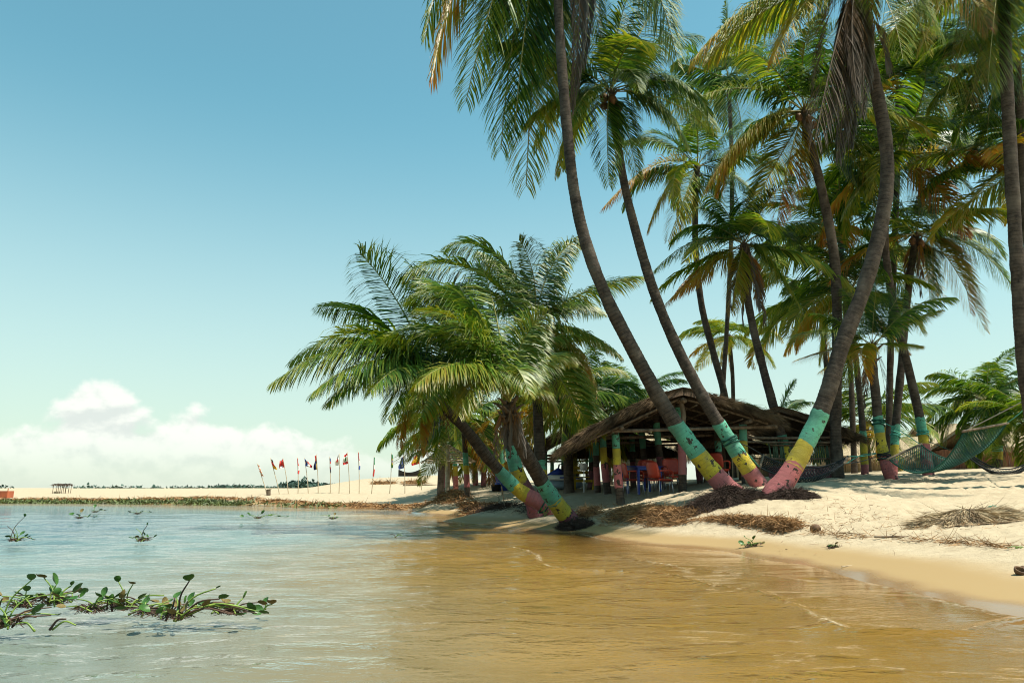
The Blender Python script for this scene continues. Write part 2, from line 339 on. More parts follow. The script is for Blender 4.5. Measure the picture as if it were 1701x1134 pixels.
def grid_faces(nx, ny):
    i = np.arange(ny-1)[:, None]*nx; j = np.arange(nx-1)[None, :]
    return np.stack([i+j, i+j+1, i+nx+j+1, i+nx+j], -1).reshape(-1, 4)

def sand_mat():
    m, t = newmat('beach sand'); g = t.n('ShaderNodeNewGeometry'); b = t.n('ShaderNodeBsdfPrincipled')
    sep = t.n('ShaderNodeSeparateXYZ'); t.put(sep, 0, (g, 'Position')); z = (sep, 2)
    n0 = t.noise((g, 'Position'), 0.7, 4, 0.55); n1 = t.noise((g, 'Position'), 4.5, 5, 0.6); n2 = t.noise((g, 'Position'), 55, 4, 0.7); n3 = t.noise((g, 'Position'), 17, 3, 0.6)
    zz = t.math('ADD', z, t.math('MULTIPLY', t.math('SUBTRACT', (n0, 0), 0.5), 0.09))
    wet = t.smooth(zz, 0.20, 0.10); film = t.smooth(zz, 0.055, 0.012)
    dry = t.mix((t.smooth((n1, 0), 0.3, 0.7), 0), (0.375, 0.300, 0.198), (0.45, 0.365, 0.245))
    dry = t.mix(t.math('MULTIPLY', (t.smooth((n2, 0), 0.58, 0.72), 0), 0.5), dry, (0.20, 0.145, 0.085))
    dry = t.mix(t.math('MULTIPLY', (t.smooth((n3, 0), 0.64, 0.70), 0), 0.55), dry, (0.17, 0.115, 0.065))
    c = t.mix((wet, 0), dry, (0.315, 0.215, 0.10)); c = t.mix((film, 0), c, (0.27, 0.160, 0.072))
    t.put(b, 'Base Color', c)
    ro = t.math('MULTIPLY_ADD', (wet, 0), -0.28, 0.92); ro = t.math('MULTIPLY_ADD', (film, 0), -0.50, ro); t.put(b, 'Roughness', ro)
    t.put(b, 'Specular IOR Level', t.math('MULTIPLY_ADD', (film, 0), 0.35, 0.15))
    bp = t.n('ShaderNodeBump'); bp.inputs['Distance'].default_value = 0.02
    hgt = t.math('MULTIPLY_ADD', (n2, 0), 0.45, (n3, 0)); t.put(bp, 'Height', hgt)
    t.put(bp, 'Strength', t.math('MULTIPLY_ADD', (wet, 0), -0.93, 0.95)); t.put(b, 'Normal', bp)
    finish(t, b); return m
def build_ground():
    xs = axis(-2.5, 14.5, 0.085, -900, 700, 1.13); ys = axis(4.5, 25.5, 0.085, -60, 1500, 1.10)
    X, Y = np.meshgrid(xs, ys); Z = gz(X, Y)
    dryf = sstep(0.13, 0.34, Z + 0.05*(vnoise(X*0.8, Y*0.8, 3) - .5))*(1 - sstep(60, 120, np.abs(X) + Y))
    Z = Z + dryf*(0.12*(fbm(X*0.55, Y*0.55, 11, 3) - .44) + 0.040*(fbm(X*2.1, Y*2.1, 23, 4) - .45))
    # footprints and scuffs in the dry sand
    rng = np.random.default_rng(4)
    for k in range(3600):
        x = rng.uniform(3.0, 14); y = rng.uniform(7, 24); a = rng.uniform(0, math.pi); sx = rng.uniform(0.09, 0.17); sy = rng.uniform(0.05, 0.09); dp = rng.uniform(0.01, 0.034)
        i0, i1 = np.searchsorted(xs, (x-.4, x+.4)); j0, j1 = np.searchsorted(ys, (y-.4, y+.4))
        if i1-i0 < 2 or j1-j0 < 2: continue
        dx = X[j0:j1, i0:i1]-x; dy = Y[j0:j1, i0:i1]-y; u = (dx*math.cos(a)+dy*math.sin(a))/sx; v = (-dx*math.sin(a)+dy*math.cos(a))/sy; r = u*u+v*v
        Z[j0:j1, i0:i1] += dp*dryf[j0:j1, i0:i1]*(-np.exp(-r) + 0.45*np.exp(-(np.sqrt(r)-1.7)**2*3))
    V = np.stack([X, Y, Z], -1).reshape(-1, 3)
    o = ob('ground', V, [grid_faces(len(xs), len(ys))], sand_mat()); tag(o, 'pale sand beach and bed of the shallow lagoon', 'sand', kind='structure')
build_ground()

# ---------------------------------------------------------------- water
RIDGES = [[(850, 903), (872, 906), (888, 918), (905, 932), (950, 938), (1010, 938), (1080, 943), (1160, 955), (1235, 968), (1300, 985), (1345, 1004), (1400, 1025), (1500, 1028), (1590, 1030), (1640, 1019), (1701, 1010)],
          [(985, 912), (1040, 918), (1110, 930), (1180, 936), (1260, 944), (1330, 950)]]
def water_mat():
    m, t = newmat('shallow lagoon water'); g = t.n('ShaderNodeNewGeometry')
    dp = t.n('ShaderNodeAttribute'); dp.attribute_name = 'depth'; fo = t.n('ShaderNodeAttribute'); fo.attribute_name = 'foam'
    mp = t.n('ShaderNodeMapping'); t.put(mp, 0, (g, 'Position')); mp.inputs['Scale'].default_value = (0.55, 1.25, 1); mp.inputs['Rotation'].default_value = (0, 0, 0.18)
    n1 = t.noise(mp, 3.6, 4, 0.6, 0.1); n2 = t.noise(mp, 15, 4, 0.6, 0.1); n3 = t.noise(mp, 0.8, 2, 0.5)
    h = t.math('MULTIPLY_ADD', (n2, 0), 0.34, t.math('MULTIPLY_ADD', (n3, 0), 0.6, (n1, 0)))
    amp = t.smooth((dp, 'Fac'), 0.015, 0.20)
    bp = t.n('ShaderNodeBump'); t.put(bp, 'Height', h); t.put(bp, 'Strength', t.math('MULTIPLY_ADD', (amp, 0), 0.90, 0.06)); bp.inputs['Distance'].default_value = 0.046
    fr = t.n('ShaderNodeFresnel'); fr.inputs[0].default_value = 1.33; t.put(fr, 'Normal', bp)
    gl = t.n('ShaderNodeBsdfGlossy'); gl.inputs['Roughness'].default_value = 0.05; t.put(gl, 'Normal', bp); gl.inputs[0].default_value = (1, 1, 1, 1)
    tr = t.n('ShaderNodeBsdfTransparent'); tr.inputs[0].default_value = (0.95, 0.92, 0.80, 1)
    n4 = t.noise((g, 'Position'), 0.35, 3, 0.55)
    df = t.n('ShaderNodeBsdfDiffuse'); t.put(df, 0, t.mix((t.smooth((n4, 0), 0.35, 0.65), 0), (0.205, 0.118, 0.018), (0.265, 0.152, 0.032)))
    dk0 = t.smooth((dp, 'Fac'), 0.24, 0.54); t.put(df, 0, t.mix((dk0, 0), (df.inputs[0].links[0].from_node, 0), (0.135, 0.18, 0.16)))
    dk = t.smooth((dp, 'Fac'), 0.5, 0.85); t.put(df, 0, t.mix((dk, 0), (df.inputs[0].links[0].from_node, 0), (0.02, 0.075, 0.095)))
    op = t.math('SUBTRACT', 1.0, t.math('EXPONENT', t.math('MULTIPLY', (dp, 'Fac'), -5.5)), clamp=True)
    body = t.n('ShaderNodeMixShader'); t.put(body, 0, op); t.put(body, 1, tr); t.put(body, 2, df)
    s = t.n('ShaderNodeMixShader'); t.put(s, 0, fr); t.put(s, 1, body); t.put(s, 2, gl)
    n5 = t.noise((g, 'Position'), 16, 5, 0.7); fm = t.math('MULTIPLY', (fo, 'Fac'), (t.smooth((n5, 0), 0.47, 0.60), 0))
    fd = t.n('ShaderNodeBsdfDiffuse'); fd.inputs[0].default_value = (0.72, 0.66, 0.52, 1)
    s2 = t.n('ShaderNodeMixShader'); t.put(s2, 0, fm); t.put(s2, 1, s); t.put(s2, 2, fd)
    finish(t, s2); return m
def poly_dist(X, Y, P):
    best = np.full(X.shape, 1e9); side = np.zeros(X.shape)
    for a, b in zip(P[:-1], P[1:]):
        d = b-a; L = (d**2).sum(); u = np.clip(((X-a[0])*d[0] + (Y-a[1])*d[1])/L, 0, 1)
        q = np.hypot(X-a[0]-u*d[0], Y-a[1]-u*d[1]); m = q < best; best[m] = q[m]; side[m] = (d[0]*(Y-a[1]) - d[1]*(X-a[0]))[m]/math.sqrt(L)
    return best, side
def build_water():
    xs = axis(-6.5, 4.6, 0.05, -400, 9, 1.09); ys = axis(3.2, 13, 0.05, -60, 62, 1.06)
    X, Y = np.meshgrid(xs, ys); dep = -gz(X, Y)
    step = np.maximum(np.gradient(xs)[None, :]*0.5, np.gradient(ys)[:, None]); env = sstep(0.0, 0.25, dep)
    rng = np.random.default_rng(9); Z = np.zeros_like(X)
    for k in range(46):
        wl = 0.22*1.075**k if k < 34 else rng.uniform(1.2, 3.2); th = rng.normal(-1.45, 0.42); kk = 2*math.pi/wl
        a = 0.0036*wl**0.75*rng.uniform(0.5, 1.0)
        Z += a*np.sin(kk*(math.cos(th)*X + math.sin(th)*Y) + rng.uniform(0, 6.28) + 1.6*vnoise(X*0.6+k, Y*0.6, 3))*np.clip(wl/(2.2*step) - 1, 0, 1)
    Z *= 0.12 + 0.88*env
    foam = np.zeros_like(X)
    for pts, amp, off in ((RIDGES[0], 0.020, 0), (RIDGES[1], 0.008, 5)):
        P = np.array([at(px, py, CAMZ*FPX/(py-HORIZON)*0.98)[:2] for px, py in pts]); P = catmull(P, 60)
        d, s = poly_dist(X, Y, P); d = d*np.sign(s) + 0.05*(vnoise(X*3, Y*3, 8)-.5)
        Z += amp*(np.exp(-(d/0.07)**2) + 0.5*np.where(d < 0, np.exp(-(d/0.35)**2), 0)*(d < 0))
        foam = np.maximum(foam, 0.6*np.exp(-((d-0.03)/0.025)**2)*sstep(0.42, 0.7, vnoise(X*1.3, Y*1.3, 21+off)))
    edge = np.exp(-((dep-0.006)/0.006)**2)*0.25*sstep(0.45, 0.7, vnoise(X*1.1, Y*1.1, 44)); foam = np.maximum(foam, edge*(Y < 16))
    V = np.stack([X, Y, Z], -1).reshape(-1, 3); Fq = grid_faces(len(xs), len(ys))
    keep = (dep.reshape(-1)[Fq] > -0.10).any(1)
    o = ob('water', V, [Fq[keep]], water_mat(), attrs=dict(depth=np.clip(dep, 0, 3), foam=foam)); tag(o, 'shallow calm lagoon water with small ripples', 'water', kind='structure')
build_water()
# ---------------------------------------------------------------- palms
RNG = np.random.default_rng(77)
def frond_arrays(C, n=74, seed=0, leaf=0.27, width=0.0088, grav=0.75, ragged=0.05, ribr=0.0065, closed=0.0, wind=(0, 0, 0)):
    """leaf with a rib along the curve C (k,3, unit ~ its length L): pairs of narrow leaflets; all sizes relative to L"""
    rng = np.random.default_rng(seed); C = np.asarray(C, float); L = np.linalg.norm(np.diff(C, axis=0), axis=1).sum()
    k = 13; u = np.linspace(0, 1, len(C)); uu = np.linspace(0, 1, k); P = np.stack([np.interp(uu, u, C[:, i]) for i in range(3)], 1)
    V0, Q0, T0 = tube(P, np.linspace(ribr, 0.0016, k)*L, 4, False)
    t = np.linspace(0.13, 0.995, n); t = np.concatenate([t, t + 0.4*(t[1]-t[0])]); sgn = np.concatenate([np.ones(n), -np.ones(n)])
    t = np.clip(t + rng.normal(0, 0.003, 2*n), 0.1, 1); gap = vnoise(t*9 + sgn*40, t*0, seed) ; keep = (rng.random(2*n) > ragged) & (gap > ragged*1.3); t = t[keep]; sgn = sgn[keep]; m = len(t)
    T, S, N = frames(C); ip = lambda A: np.stack([np.interp(t, u, A[:, i]) for i in range(3)], 1)
    B = ip(C); T = ip(T); S = ip(S); N = ip(N)
    ln = leaf*L*np.clip(np.sin(np.clip((t*0.93+0.06), 0, 1)**0.75*math.pi), 0.0, 1)**0.55*rng.uniform(0.86, 1.08, m)*(1 - 0.12*t) + 0.03*L
    phi = np.radians(70 - 34*t + rng.normal(0, 5, m))*(1-closed); psi = np.radians(rng.normal(-6, 9, m) + 12*(1-t))
    D = np.cos(phi)[:, None]*T + np.sin(phi)[:, None]*(sgn[:, None]*np.cos(psi)[:, None]*S + np.sin(psi)[:, None]*N)
    g = (grav*rng.uniform(0.55, 1.25, m))[:, None]*np.array((0, 0, -1.0)) + np.asarray(wind, float)
    Wv = np.cross(D, N*np.cos(psi)[:, None]); Wv = Wv/(np.linalg.norm(Wv, axis=1)[:, None]+1e-9)
    tw = rng.normal(0, 0.35, m)[:, None]; Wv = Wv*np.cos(tw) + N*np.sin(tw)
    w = (width*(L if L < 1.5 else min(L, 3.9))*1.0*rng.uniform(0.85, 1.2, m)*(1-0.45*t))[:, None]
    def pt(s):
        q = D + g*s*0.9; q = q/np.linalg.norm(q, axis=1)[:, None]
        return B + ln[:, None]*s*(0.55*D + 0.45*q) if s < .5 else B + ln[:, None]*(0.4*(0.55*D + 0.45*(D+g*.4)/np.linalg.norm(D+g*.4, axis=1)[:, None]) + (s-.4)*q)
    a, b, c = pt(0.0), pt(0.42), pt(1.0); mid = pt(0.74)
    VV = np.stack([a-w*.35, a+w*.35, b-w*.55, b+w*.55, mid-w*.38, mid+w*.38, c], 1)
    i = np.arange(m)[:, None]*7 + len(V0)
    Q = np.concatenate([i+np.array([[0, 1, 3, 2]]), i+np.array([[2, 3, 5, 4]])]); Tt = i+np.array([[4, 5, 6]])
    V = np.concatenate([V0, VV.reshape(-1, 3)])
    tv = np.concatenate([np.repeat(uu, 4), np.repeat(t, 7) + np.tile([-.25, -.25, 0, 0, .12, .12, .35], m)*0.5])
    lv = np.concatenate([np.full(len(V0), .5), np.repeat(rng.random(m), 7)])
    F = [np.concatenate([Q0, Q]), Tt]; mi = np.concatenate([np.ones(len(Q0)), np.zeros(len(Q)), np.zeros(len(Tt))]).astype(int)
    return V, F, mi, dict(t=tv, lv=lv)
def frond_mesh(C, **kw):
    dead = kw.pop('dead', False); V, F, mi, at_ = frond_arrays(C, **kw); me = mesh('frond', V, F, mi, True, at_)
    me.materials.append(MAT['leaf']); me.materials.append(MAT['deadrib' if dead else 'rachis']); return me
def arc(e0, bend, n=16, side=0.0):
    """unit frond curve starting at elevation e0 (deg), turning down by bend degrees"""
    s = np.linspace(0, 1, n); e = np.radians(e0 - bend*s**1.35); d = np.stack([np.cos(e), np.zeros(n), np.sin(e)], 1)
    d[:, 1] = side*s; d /= np.linalg.norm(d, axis=1)[:, None]
    return np.concatenate([[np.zeros(3)], np.cumsum((d[1:]+d[:-1])/2, 0)/(n-1)])
VAR = {}
for e0, bend in ((78, 55), (58, 75), (38, 85), (16, 80), (-12, 60), (-45, 35)):
    VAR[e0] = [frond_mesh(arc(e0, bend*f, side=sd), n=100, seed=int(e0+100+f*10), grav=gv, closed=cl, ragged=rg) for f, gv, cl, sd, rg in ((0.85, 0.6, 0.0, .25, .03), (1.12, 0.95, 0.08, -.3, .12), (1.0, 1.25, 0.15, .5, .06), (0.7, .8, -.05, -.1, .2), (1.25, 1.1, .05, .1, .08))]
DEAD = [frond_mesh(arc(-80, 9*f), n=46, seed=300+i, grav=1.4, closed=0.45, ragged=0.2, dead=True) for i, f in enumerate((0.2, 1.0, -0.6))]
def boot_mesh():
    P = np.array([(0, 0, 0), (0.10, 0, 0.10), (0.20, 0, 0.26), (0.33, 0, 0.40)]); V, Q, T = tube(P, np.array([0.085, 0.075, 0.045, 0.02]), 6, True)
    V = V*np.array((1, 1.15, 1)); me = mesh('leaf_base', V, [Q, T]); me.materials.append(MAT['deadrib']); return me
BOOT = boot_mesh()
def nut_mesh():
    a = np.linspace(0, math.pi, 8); V, Q = lathe(np.stack([0.11*np.sin(a)+1e-4, 0.14*np.cos(a)], 1), 9); me = mesh('coconut', V, [Q]); me.materials.append(MAT['coconut']); return me
NUT = nut_mesh()
PALMS = {}
def palm(label, pts, Y0, Y1, w0, w1, bands=None, fronds=(), auto=0, L=3.9, lo=-45, hi=80, age=(0.02, 0.35), dead=0, seed=1, detail=1, rough_w=0.0, group='coconut palms on the beach', flare=0.35, top=None, sides=12, bootn=9, azb=None, droopy=0.0, nuts=0, name='palm_tree', hero=0, agep=0.0):
    """pts: pixel course of the trunk from the ground up; Y0, Y1 distance of foot and crown; w0, w1 width in pixels at foot and top"""
    rng = np.random.default_rng(seed)
    pts = np.array(pts, float); seg = np.r_[0, np.cumsum(np.hypot(*np.diff(pts, axis=0).T))]; sY = Y0 + (Y1-Y0)*seg/seg[-1]
    cc = catmull(np.c_[pts, sY], 60); P = np.array([at(*q) for q in cc]); base = P[0].copy(); g0 = gnd(base[0], base[1])
    dn = (P[0]-P[2])/np.linalg.norm(P[0]-P[2]); dn = dn*0.45 + np.array((0, 0, -0.25 - max(0, base[2]-g0)))
    P = np.concatenate([[P[0] + dn], P]); py = np.r_[cc[0, 1]+14, cc[:, 1]]
    s = np.r_[0, np.cumsum(np.linalg.norm(np.diff(P, axis=0), axis=1))]; step = (0.03 if detail > 1 else 0.045 if detail else 0.15); n = max(int(s[-1]/step), 12)
    ss = np.linspace(0, s[-1], n); Q3 = np.stack([np.interp(ss, s, P[:, i]) for i in range(3)], 1); pyy = np.interp(ss, s, py)
    r0 = w0/2/FPX*Y0; r1 = w1/2/FPX*Y1; f = ss/s[-1]
    rad = r1 + (r0-r1)*(0.62*np.exp(-ss/1.7) + 0.38*(1-f)) + flare*0.5*r0*np.exp(-ss/0.35)
    ring = 1 + (0.06*(0.5 - (ss*11.5) % 1.0) if detail else 0) + 0.10*(vnoise(ss*1.6, ss*0, seed)-.5) + 0.05*(vnoise(ss*7, ss*0+3, seed)-.5)
    a = np.arange(sides); lump = 1 + 0.05*(vnoise(ss[:, None]*4 + a[None, :]*0, np.cos(a*2*math.pi/sides)[None, :]*1.5 + ss[:, None]*0.0 + 7*np.sin(a*2*math.pi/sides)[None, :], seed+5)-.5)*2
    V, Qf, Tf = tube(Q3 - base, rad*ring, sides, True, lump)
    th = thing(name, base, label, 'palm tree', group)
    tr = ob('trunk', V, [Qf, Tf], MAT['bark'], th, attrs=dict(v=np.r_[np.repeat(ss, sides), 0, ss[-1]]))
    for bnd in (bands or ()):
        y0, y1, m = bnd[:3]
        idx = np.where((pyy >= y0) & (pyy <= y1))[0]
        if len(idx) < 2: continue
        i0, i1 = idx[0], idx[-1]+1; kk = max(int((ss[i1-1 if i1 < n else -1]-ss[i0])/0.05), 4)
        sb = np.linspace(ss[i0], ss[min(i1, n-1)], kk); Pb = np.stack([np.interp(sb, ss, Q3[:, i]) for i in range(3)], 1) - base
        rb = np.interp(sb, ss, rad*ring)*1.012 + 0.006; j = np.arange(sides)
        lb = 1 + 0.05*(vnoise(sb[:, None]*4 + j[None, :]*0, np.cos(j*2*math.pi/sides)[None, :]*1.5 + 7*np.sin(j*2*math.pi/sides)[None, :] + sb[:, None]*0, seed+5)-.5)*2
        Vb, Qb, _ = tube(Pb, rb, sides, False, lb)
        T, _, _ = frames(Pb)
        aa = j*2*math.pi/sides; jt = rb[-1]*(0.16*np.sin(aa+rng.uniform(0, 6)) + 0.09*np.sin(2*aa+rng.uniform(0, 6)) + 0.04*rng.normal(0, 1, sides)); Vb = Vb.reshape(kk, sides, 3); Vb[-1] += T[-1]*jt[:, None]; Vb[0] -= T[0]*(0.02+np.abs(jt[:, None])*.3)
        ob('paint_band', Vb.reshape(-1, 3), [Qb], MAT[m], tr, attrs=dict(v=np.repeat(sb, sides)))
    crown = Q3[-1] - base
    def put(me, az, sc, age, rx=0.0, off=0.06):
        o = link('frond', me, th, crown + np.array((math.cos(az)*off, math.sin(az)*off, rng.uniform(-0.12, 0.06))), (rx, 0, az), (sc, sc, sc)); o['age'] = float(age); return o
    for i, fr in enumerate(fronds):
        cx, cy, tx, ty, dY, ag = fr[:6]; kw = fr[6] if len(fr) > 6 else {}
        p0 = kw.get('p0'); A = at(*p0, Y1) if p0 else Q3[-1]; Bp = at(cx, cy, Y1 + dY*0.55); Cc = at(tx, ty, Y1 + dY)
        u = np.linspace(0, 1, 18)[:, None]; C = (1-u)**2*A + 2*u*(1-u)*Bp + u*u*Cc
        me = frond_mesh(C - A, n=int(kw.get('n', 84)*(1.75 if hero else 1.6)), seed=seed*50+i, grav=kw.get('g', 0.8)*1.25, leaf=kw.get('leaf', 0.19)*(1.75 if hero else 1.5), closed=kw.get('cl', -0.12 if hero else 0.05), width=kw.get('w', 0.0098)*0.95, dead=ag > 0.8, ragged=kw.get('rag', 0.02))
        o = link('frond', me, th, A - base); o['age'] = float(ag + (agep if ag < .3 else 0))
    for i in range(auto):
        q = (i + 0.5)/auto; el = hi + (lo-hi)*q**0.85 + rng.normal(0, 6)
        az = (i*2.39996 + seed*1.7 + rng.normal(0, 0.25)) if azb is None else azb[0] + azb[1]*rng.uniform(-1, 1)
        e = min(VAR, key=lambda v: abs(v-el)); ag = np.clip(age[0] + (age[1]-age[0])*0.5*q**1.6 + rng.normal(0, 0.04) + (rng.uniform(.15, .4) if q > 0.6 and rng.random() < 0.28 else 0), 0, 0.72)
        put(VAR[e][rng.integers(5)], az, L*rng.uniform(0.86, 1.1)*(0.9 if el > 65 else 1), ag, rng.normal(0, 0.28))
    for i in range(dead):
        az = i*2.4 + rng.normal(0, 0.3); put(DEAD[rng.integers(3)], az, L*rng.uniform(0.5, 0.8), rng.uniform(0.8, 1.0), rng.normal(0, 0.1), 0.12)
    for i in range(bootn):
        az = i*2.39996; k = r1/0.16
        link('leaf_base', BOOT, th, crown + np.array((math.cos(az)*r1*0.7, math.sin(az)*r1*0.7, -0.45 + 0.5*i/bootn)), (rng.normal(0, .2), rng.uniform(-0.2, 0.5), az), (max(k, .6)*rng.uniform(0.5, 0.85),)*3)
    for i in range(nuts):
        az = i*1.3 + 3.5; link('coconut', NUT, th, crown + np.array((math.cos(az)*(r1+0.10), math.sin(az)*(r1+0.10), -0.25 - 0.12*(i % 3))), (0.3*i, 0.2, az))
    PALMS[label] = (th, base, Q3, rad, pyy)
    return th
g_, y_, p_ = 'green', 'yellow', 'pink'
def bands(a, b, c, d, low='pink'): return ((a, b, g_), (b, c, y_), (c, d, low))

# the three tall trunks of the foreground
palm('tall palm leaning left, leftmost of the two thick painted trunks before the thatched pavilion',
     [(1222, 824), (1200, 803), (1152, 745), (1105, 678), (1056, 590), (1010, 500), (975, 410), (955, 325), (944, 235), (934, 120), (927, 0), (924, -120), (924, -175)], 15, 15.3, 40, 15.5,
     bands(706, 757, 786, 830), seed=2, detail=2, sides=16, fronds=[
     (775, -190, 717, 132, 0.2, 0.42), (760, -220, 706, 64, 0.8, 0.13), (838, -130, 774, 170, 0.5, 0.10, dict(g=.9)), (858, -80, 832, 248, 1.0, 0.08, dict(g=1)), (890, -40, 874, 308, 1.4, 0.17),
     (880, -90, 855, 215, 0.8, 0.05), (1070, -170, 1128, 112, 0.9, 0.10), (985, -90, 949, 180, 0.5, 0.95, dict(cl=.5, g=1.6, leaf=.10)), (1000, -90, 968, 110, 0.9, 0.92, dict(cl=.5, g=1.6, leaf=.10)),
     (870, -230, 800, -160, 1.5, 0.05), (960, -300, 1000, -330, 0.5, 0.02), (850, -130, 880, 120, 1.5, 0.08), (1020, -230, 1100, -160, 1, 0.1), (830, -90, 800, 90, 1.8, 0.14),
     (905, -60, 910, 205, 1.9, 0.12), (960, -120, 1000, 70, 1.6, 0.1)], bootn=10)
palm('slender painted palm leaning left behind the leftmost thick trunk, bound with green rope',
     [(1262, 806), (1240, 775), (1206, 722), (1165, 655), (1120, 567), (1084, 478), (1055, 380), (1036, 300), (1022, 210), (1014, 150)], 17, 17.4, 32, 13,
     bands(702, 757, 781, 815), seed=3, detail=2, sides=14, nuts=5, fronds=[
     (1012, 70, 1003, -12, -0.3, 0.04), (1075, 50, 1165, 62, -0.6, 0.05), (1095, 90, 1158, 158, -1.2, 0.06), (1100, 140, 1146, 250, -0.7, 0.10), (1045, 80, 1062, 150, -1.9, 0.13, dict(w=.012)),
     (1004, 180, 1012, 308, -0.9, 0.05, dict(g=.9)), (930, 100, 886, 250, 0.6, 0.15), (930, 70, 846, 175, -0.6, 0.10), (960, 60, 905, 20, 0.8, 0.05), (1070, 30, 1110, -10, 0.9, 0.05), (960, 130, 925, 290, -0.6, 0.22), (1040, 190, 1060, 300, 0.8, 0.12), (1110, 110, 1190, 215, 0.9, 0.16), (975, 120, 945, 215, -1.4, 0.1)], auto=8, lo=-15, L=3.3)
palm('thick pale palm trunk leaning right with bright painted bands beside the dark hammock',
     [(1286, 818), (1308, 792), (1340, 735), (1368, 672), (1400, 570), (1438, 470), (1464, 370), (1474, 285), (1467, 205), (1450, 125), (1434, 50), (1425, -40)], 14, 14.3, 38, 20,
     bands(684, 738, 774, 822), seed=4, detail=2, sides=16, fronds=[
     (1280, -60, 1150, 100, -0.5, 0.32), (1340, -40, 1283, 102, -1.0, 0.30), (1500, -80, 1568, 66, -0.5, 0.12), (1395, 20, 1352, 240, -0.9, 0.90, dict(cl=.35, g=1.2, rag=.15)), (1410, 60, 1393, 262, -0.4, 0.95, dict(cl=.5, g=1.5, leaf=.13)), (1440, 50, 1432, 190, -0.8, 0.97, dict(cl=.55, g=1.5, leaf=.13)),
     (1420, 70, 1412, 240, 0.3, 0.9, dict(cl=.5, g=1.5, leaf=.13)), (1400, 20, 1378, 200, 0.4, 0.96, dict(cl=.5, g=1.5, leaf=.12)), (1430, 60, 1450, 150, 0.2, 0.93, dict(cl=.5, g=1.5, leaf=.12)), (1405, 30, 1425, 160, -0.9, 0.98, dict(cl=.5, g=1.5, leaf=.12)), (1300, -120, 1215, -60, 0.9, 0.1), (1440, -200, 1470, -220, 0.3, 0.03), (1520, -40, 1540, 90, 0.8, 0.2), (1480, -30, 1500, 100, -1.2, 0.16), (1360, -20, 1330, 90, 1.0, 0.25)], dead=4, auto=7, lo=10, L=3.6, bootn=12)

# left group over the water
palm('low palm leaning far left over the water with a bright green, yellow and pink foot',
     [(916, 846), (893, 832), (868, 818), (845, 798), (812, 762), (775, 715), (746, 685), (726, 662)], 18, 17, 29, 15,
     bands(782, 808, 822, 850), hero=1, agep=0.07, seed=5, detail=2, sides=16, fronds=[
     (655, 492, 455, 634, -1.2, 0.10, dict(n=100, g=.85, leaf=.2)), (645, 480, 486, 598, -0.3, 0.09, dict(n=100)), (640, 488, 534, 508, 0.5, 0.05), (684, 505, 597, 420, 0.6, 0.03), (668, 640, 664, 742, 0.2, 0.36, dict(g=1.1)), (690, 662, 700, 748, -0.6, 0.42, dict(g=1.1)),
     (765, 555, 812, 570, 0.9, 0.07), (715, 540, 690, 470, -0.4, 0.05), (640, 560, 545, 668, -1.8, 0.08, dict(n=100)), (690, 560, 615, 650, -2.4, 0.06), (665, 560, 560, 560, 1.4, 0.05), (740, 540, 770, 480, 1.2, 0.06), (650, 540, 520, 652, -2.0, 0.08, dict(n=100)), (700, 575, 645, 695, -2.2, 0.10), (735, 590, 700, 690, -2.6, 0.12), (690, 520, 600, 580, 0.9, 0.06)],
     dead=5, L=1.4, bootn=14)
palm('short palm at the water edge leaning left, its foot dark yellow and red',
     [(946, 864), (932, 846), (906, 810), (882, 768), (862, 730), (850, 696), (846, 668)], 16.5, 14.9, 34, 20,
     ((800, 832, g_), (832, 852, y_), (852, 872, 'maroon')), hero=1, agep=0.07, seed=6, detail=2, sides=16, fronds=[
     (800, 512, 692, 514, -1.0, 0.12, dict(n=100, leaf=.21, g=.6)), (850, 560, 908, 520, -0.7, 0.10, dict(n=90, leaf=.2)), (800, 430, 678, 498, 0.4, 0.09, dict(n=100)), (905, 620, 925, 690, 0.4, 0.22), (770, 560, 690, 640, -1.8, 0.12, dict(n=96)),
     (760, 500, 640, 560, 0.8, 0.06), (830, 520, 800, 440, 1.0, 0.05), (900, 560, 950, 600, 0.9, 0.12), (880, 600, 905, 660, 0.9, 0.3), (775, 545, 680, 668, -1.5, 0.10, dict(n=96)), (805, 565, 762, 690, -1.5, 0.12), (845, 560, 880, 655, -1.5, 0.10), (790, 470, 700, 470, 0.6, 0.08)],
     dead=7, L=1.45, bootn=14)
palm('upright grey palm trunk rising behind the short leaning pair',
     [(912, 838), (900, 800), (896, 740), (893, 680), (890, 610), (888, 540)], 20, 19.6, 25, 14,
     bands(766, 782, 806, 845, 'maroon'), hero=1, agep=0.07, seed=7, detail=1, fronds=[
     (898, 450, 862, 398, -1.2, 0.10, dict(n=96, leaf=.22, w=.012)), (905, 420, 964, 396, 0.6, 0.10, dict(leaf=.12, g=1.2)), (965, 470, 1064, 460, -0.2, 0.06, dict(g=.6)), (965, 530, 1032, 592, -0.6, 0.10), (965, 560, 988, 655, 0.3, 0.34), (930, 640, 992, 722, -0.6, 0.10), (830, 372, 742, 410, 0.2, 0.03, dict(n=96)), (765, 385, 668, 460, -0.3, 0.03, dict(n=96)),
     (820, 480, 740, 570, -1.0, 0.05), (850, 440, 800, 420, 1.4, 0.02), (930, 480, 1000, 520, 1.5, 0.06), (860, 560, 850, 650, -1.4, 0.2), (930, 560, 955, 690, 1.2, 0.3), (790, 440, 720, 500, 1.3, 0.04)], dead=3, L=3.0)
palm('thick dark painted palm foot half hidden behind the short leaning pair',
     [(886, 836), (872, 812), (858, 780), (850, 745), (846, 700), (838, 620)], 19.3, 19, 30, 17,
     bands(742, 780, 803, 845, 'maroon'), seed=8, detail=1, auto=9, L=2.9, lo=15, hi=75, age=(0.04, 0.2), dead=0)

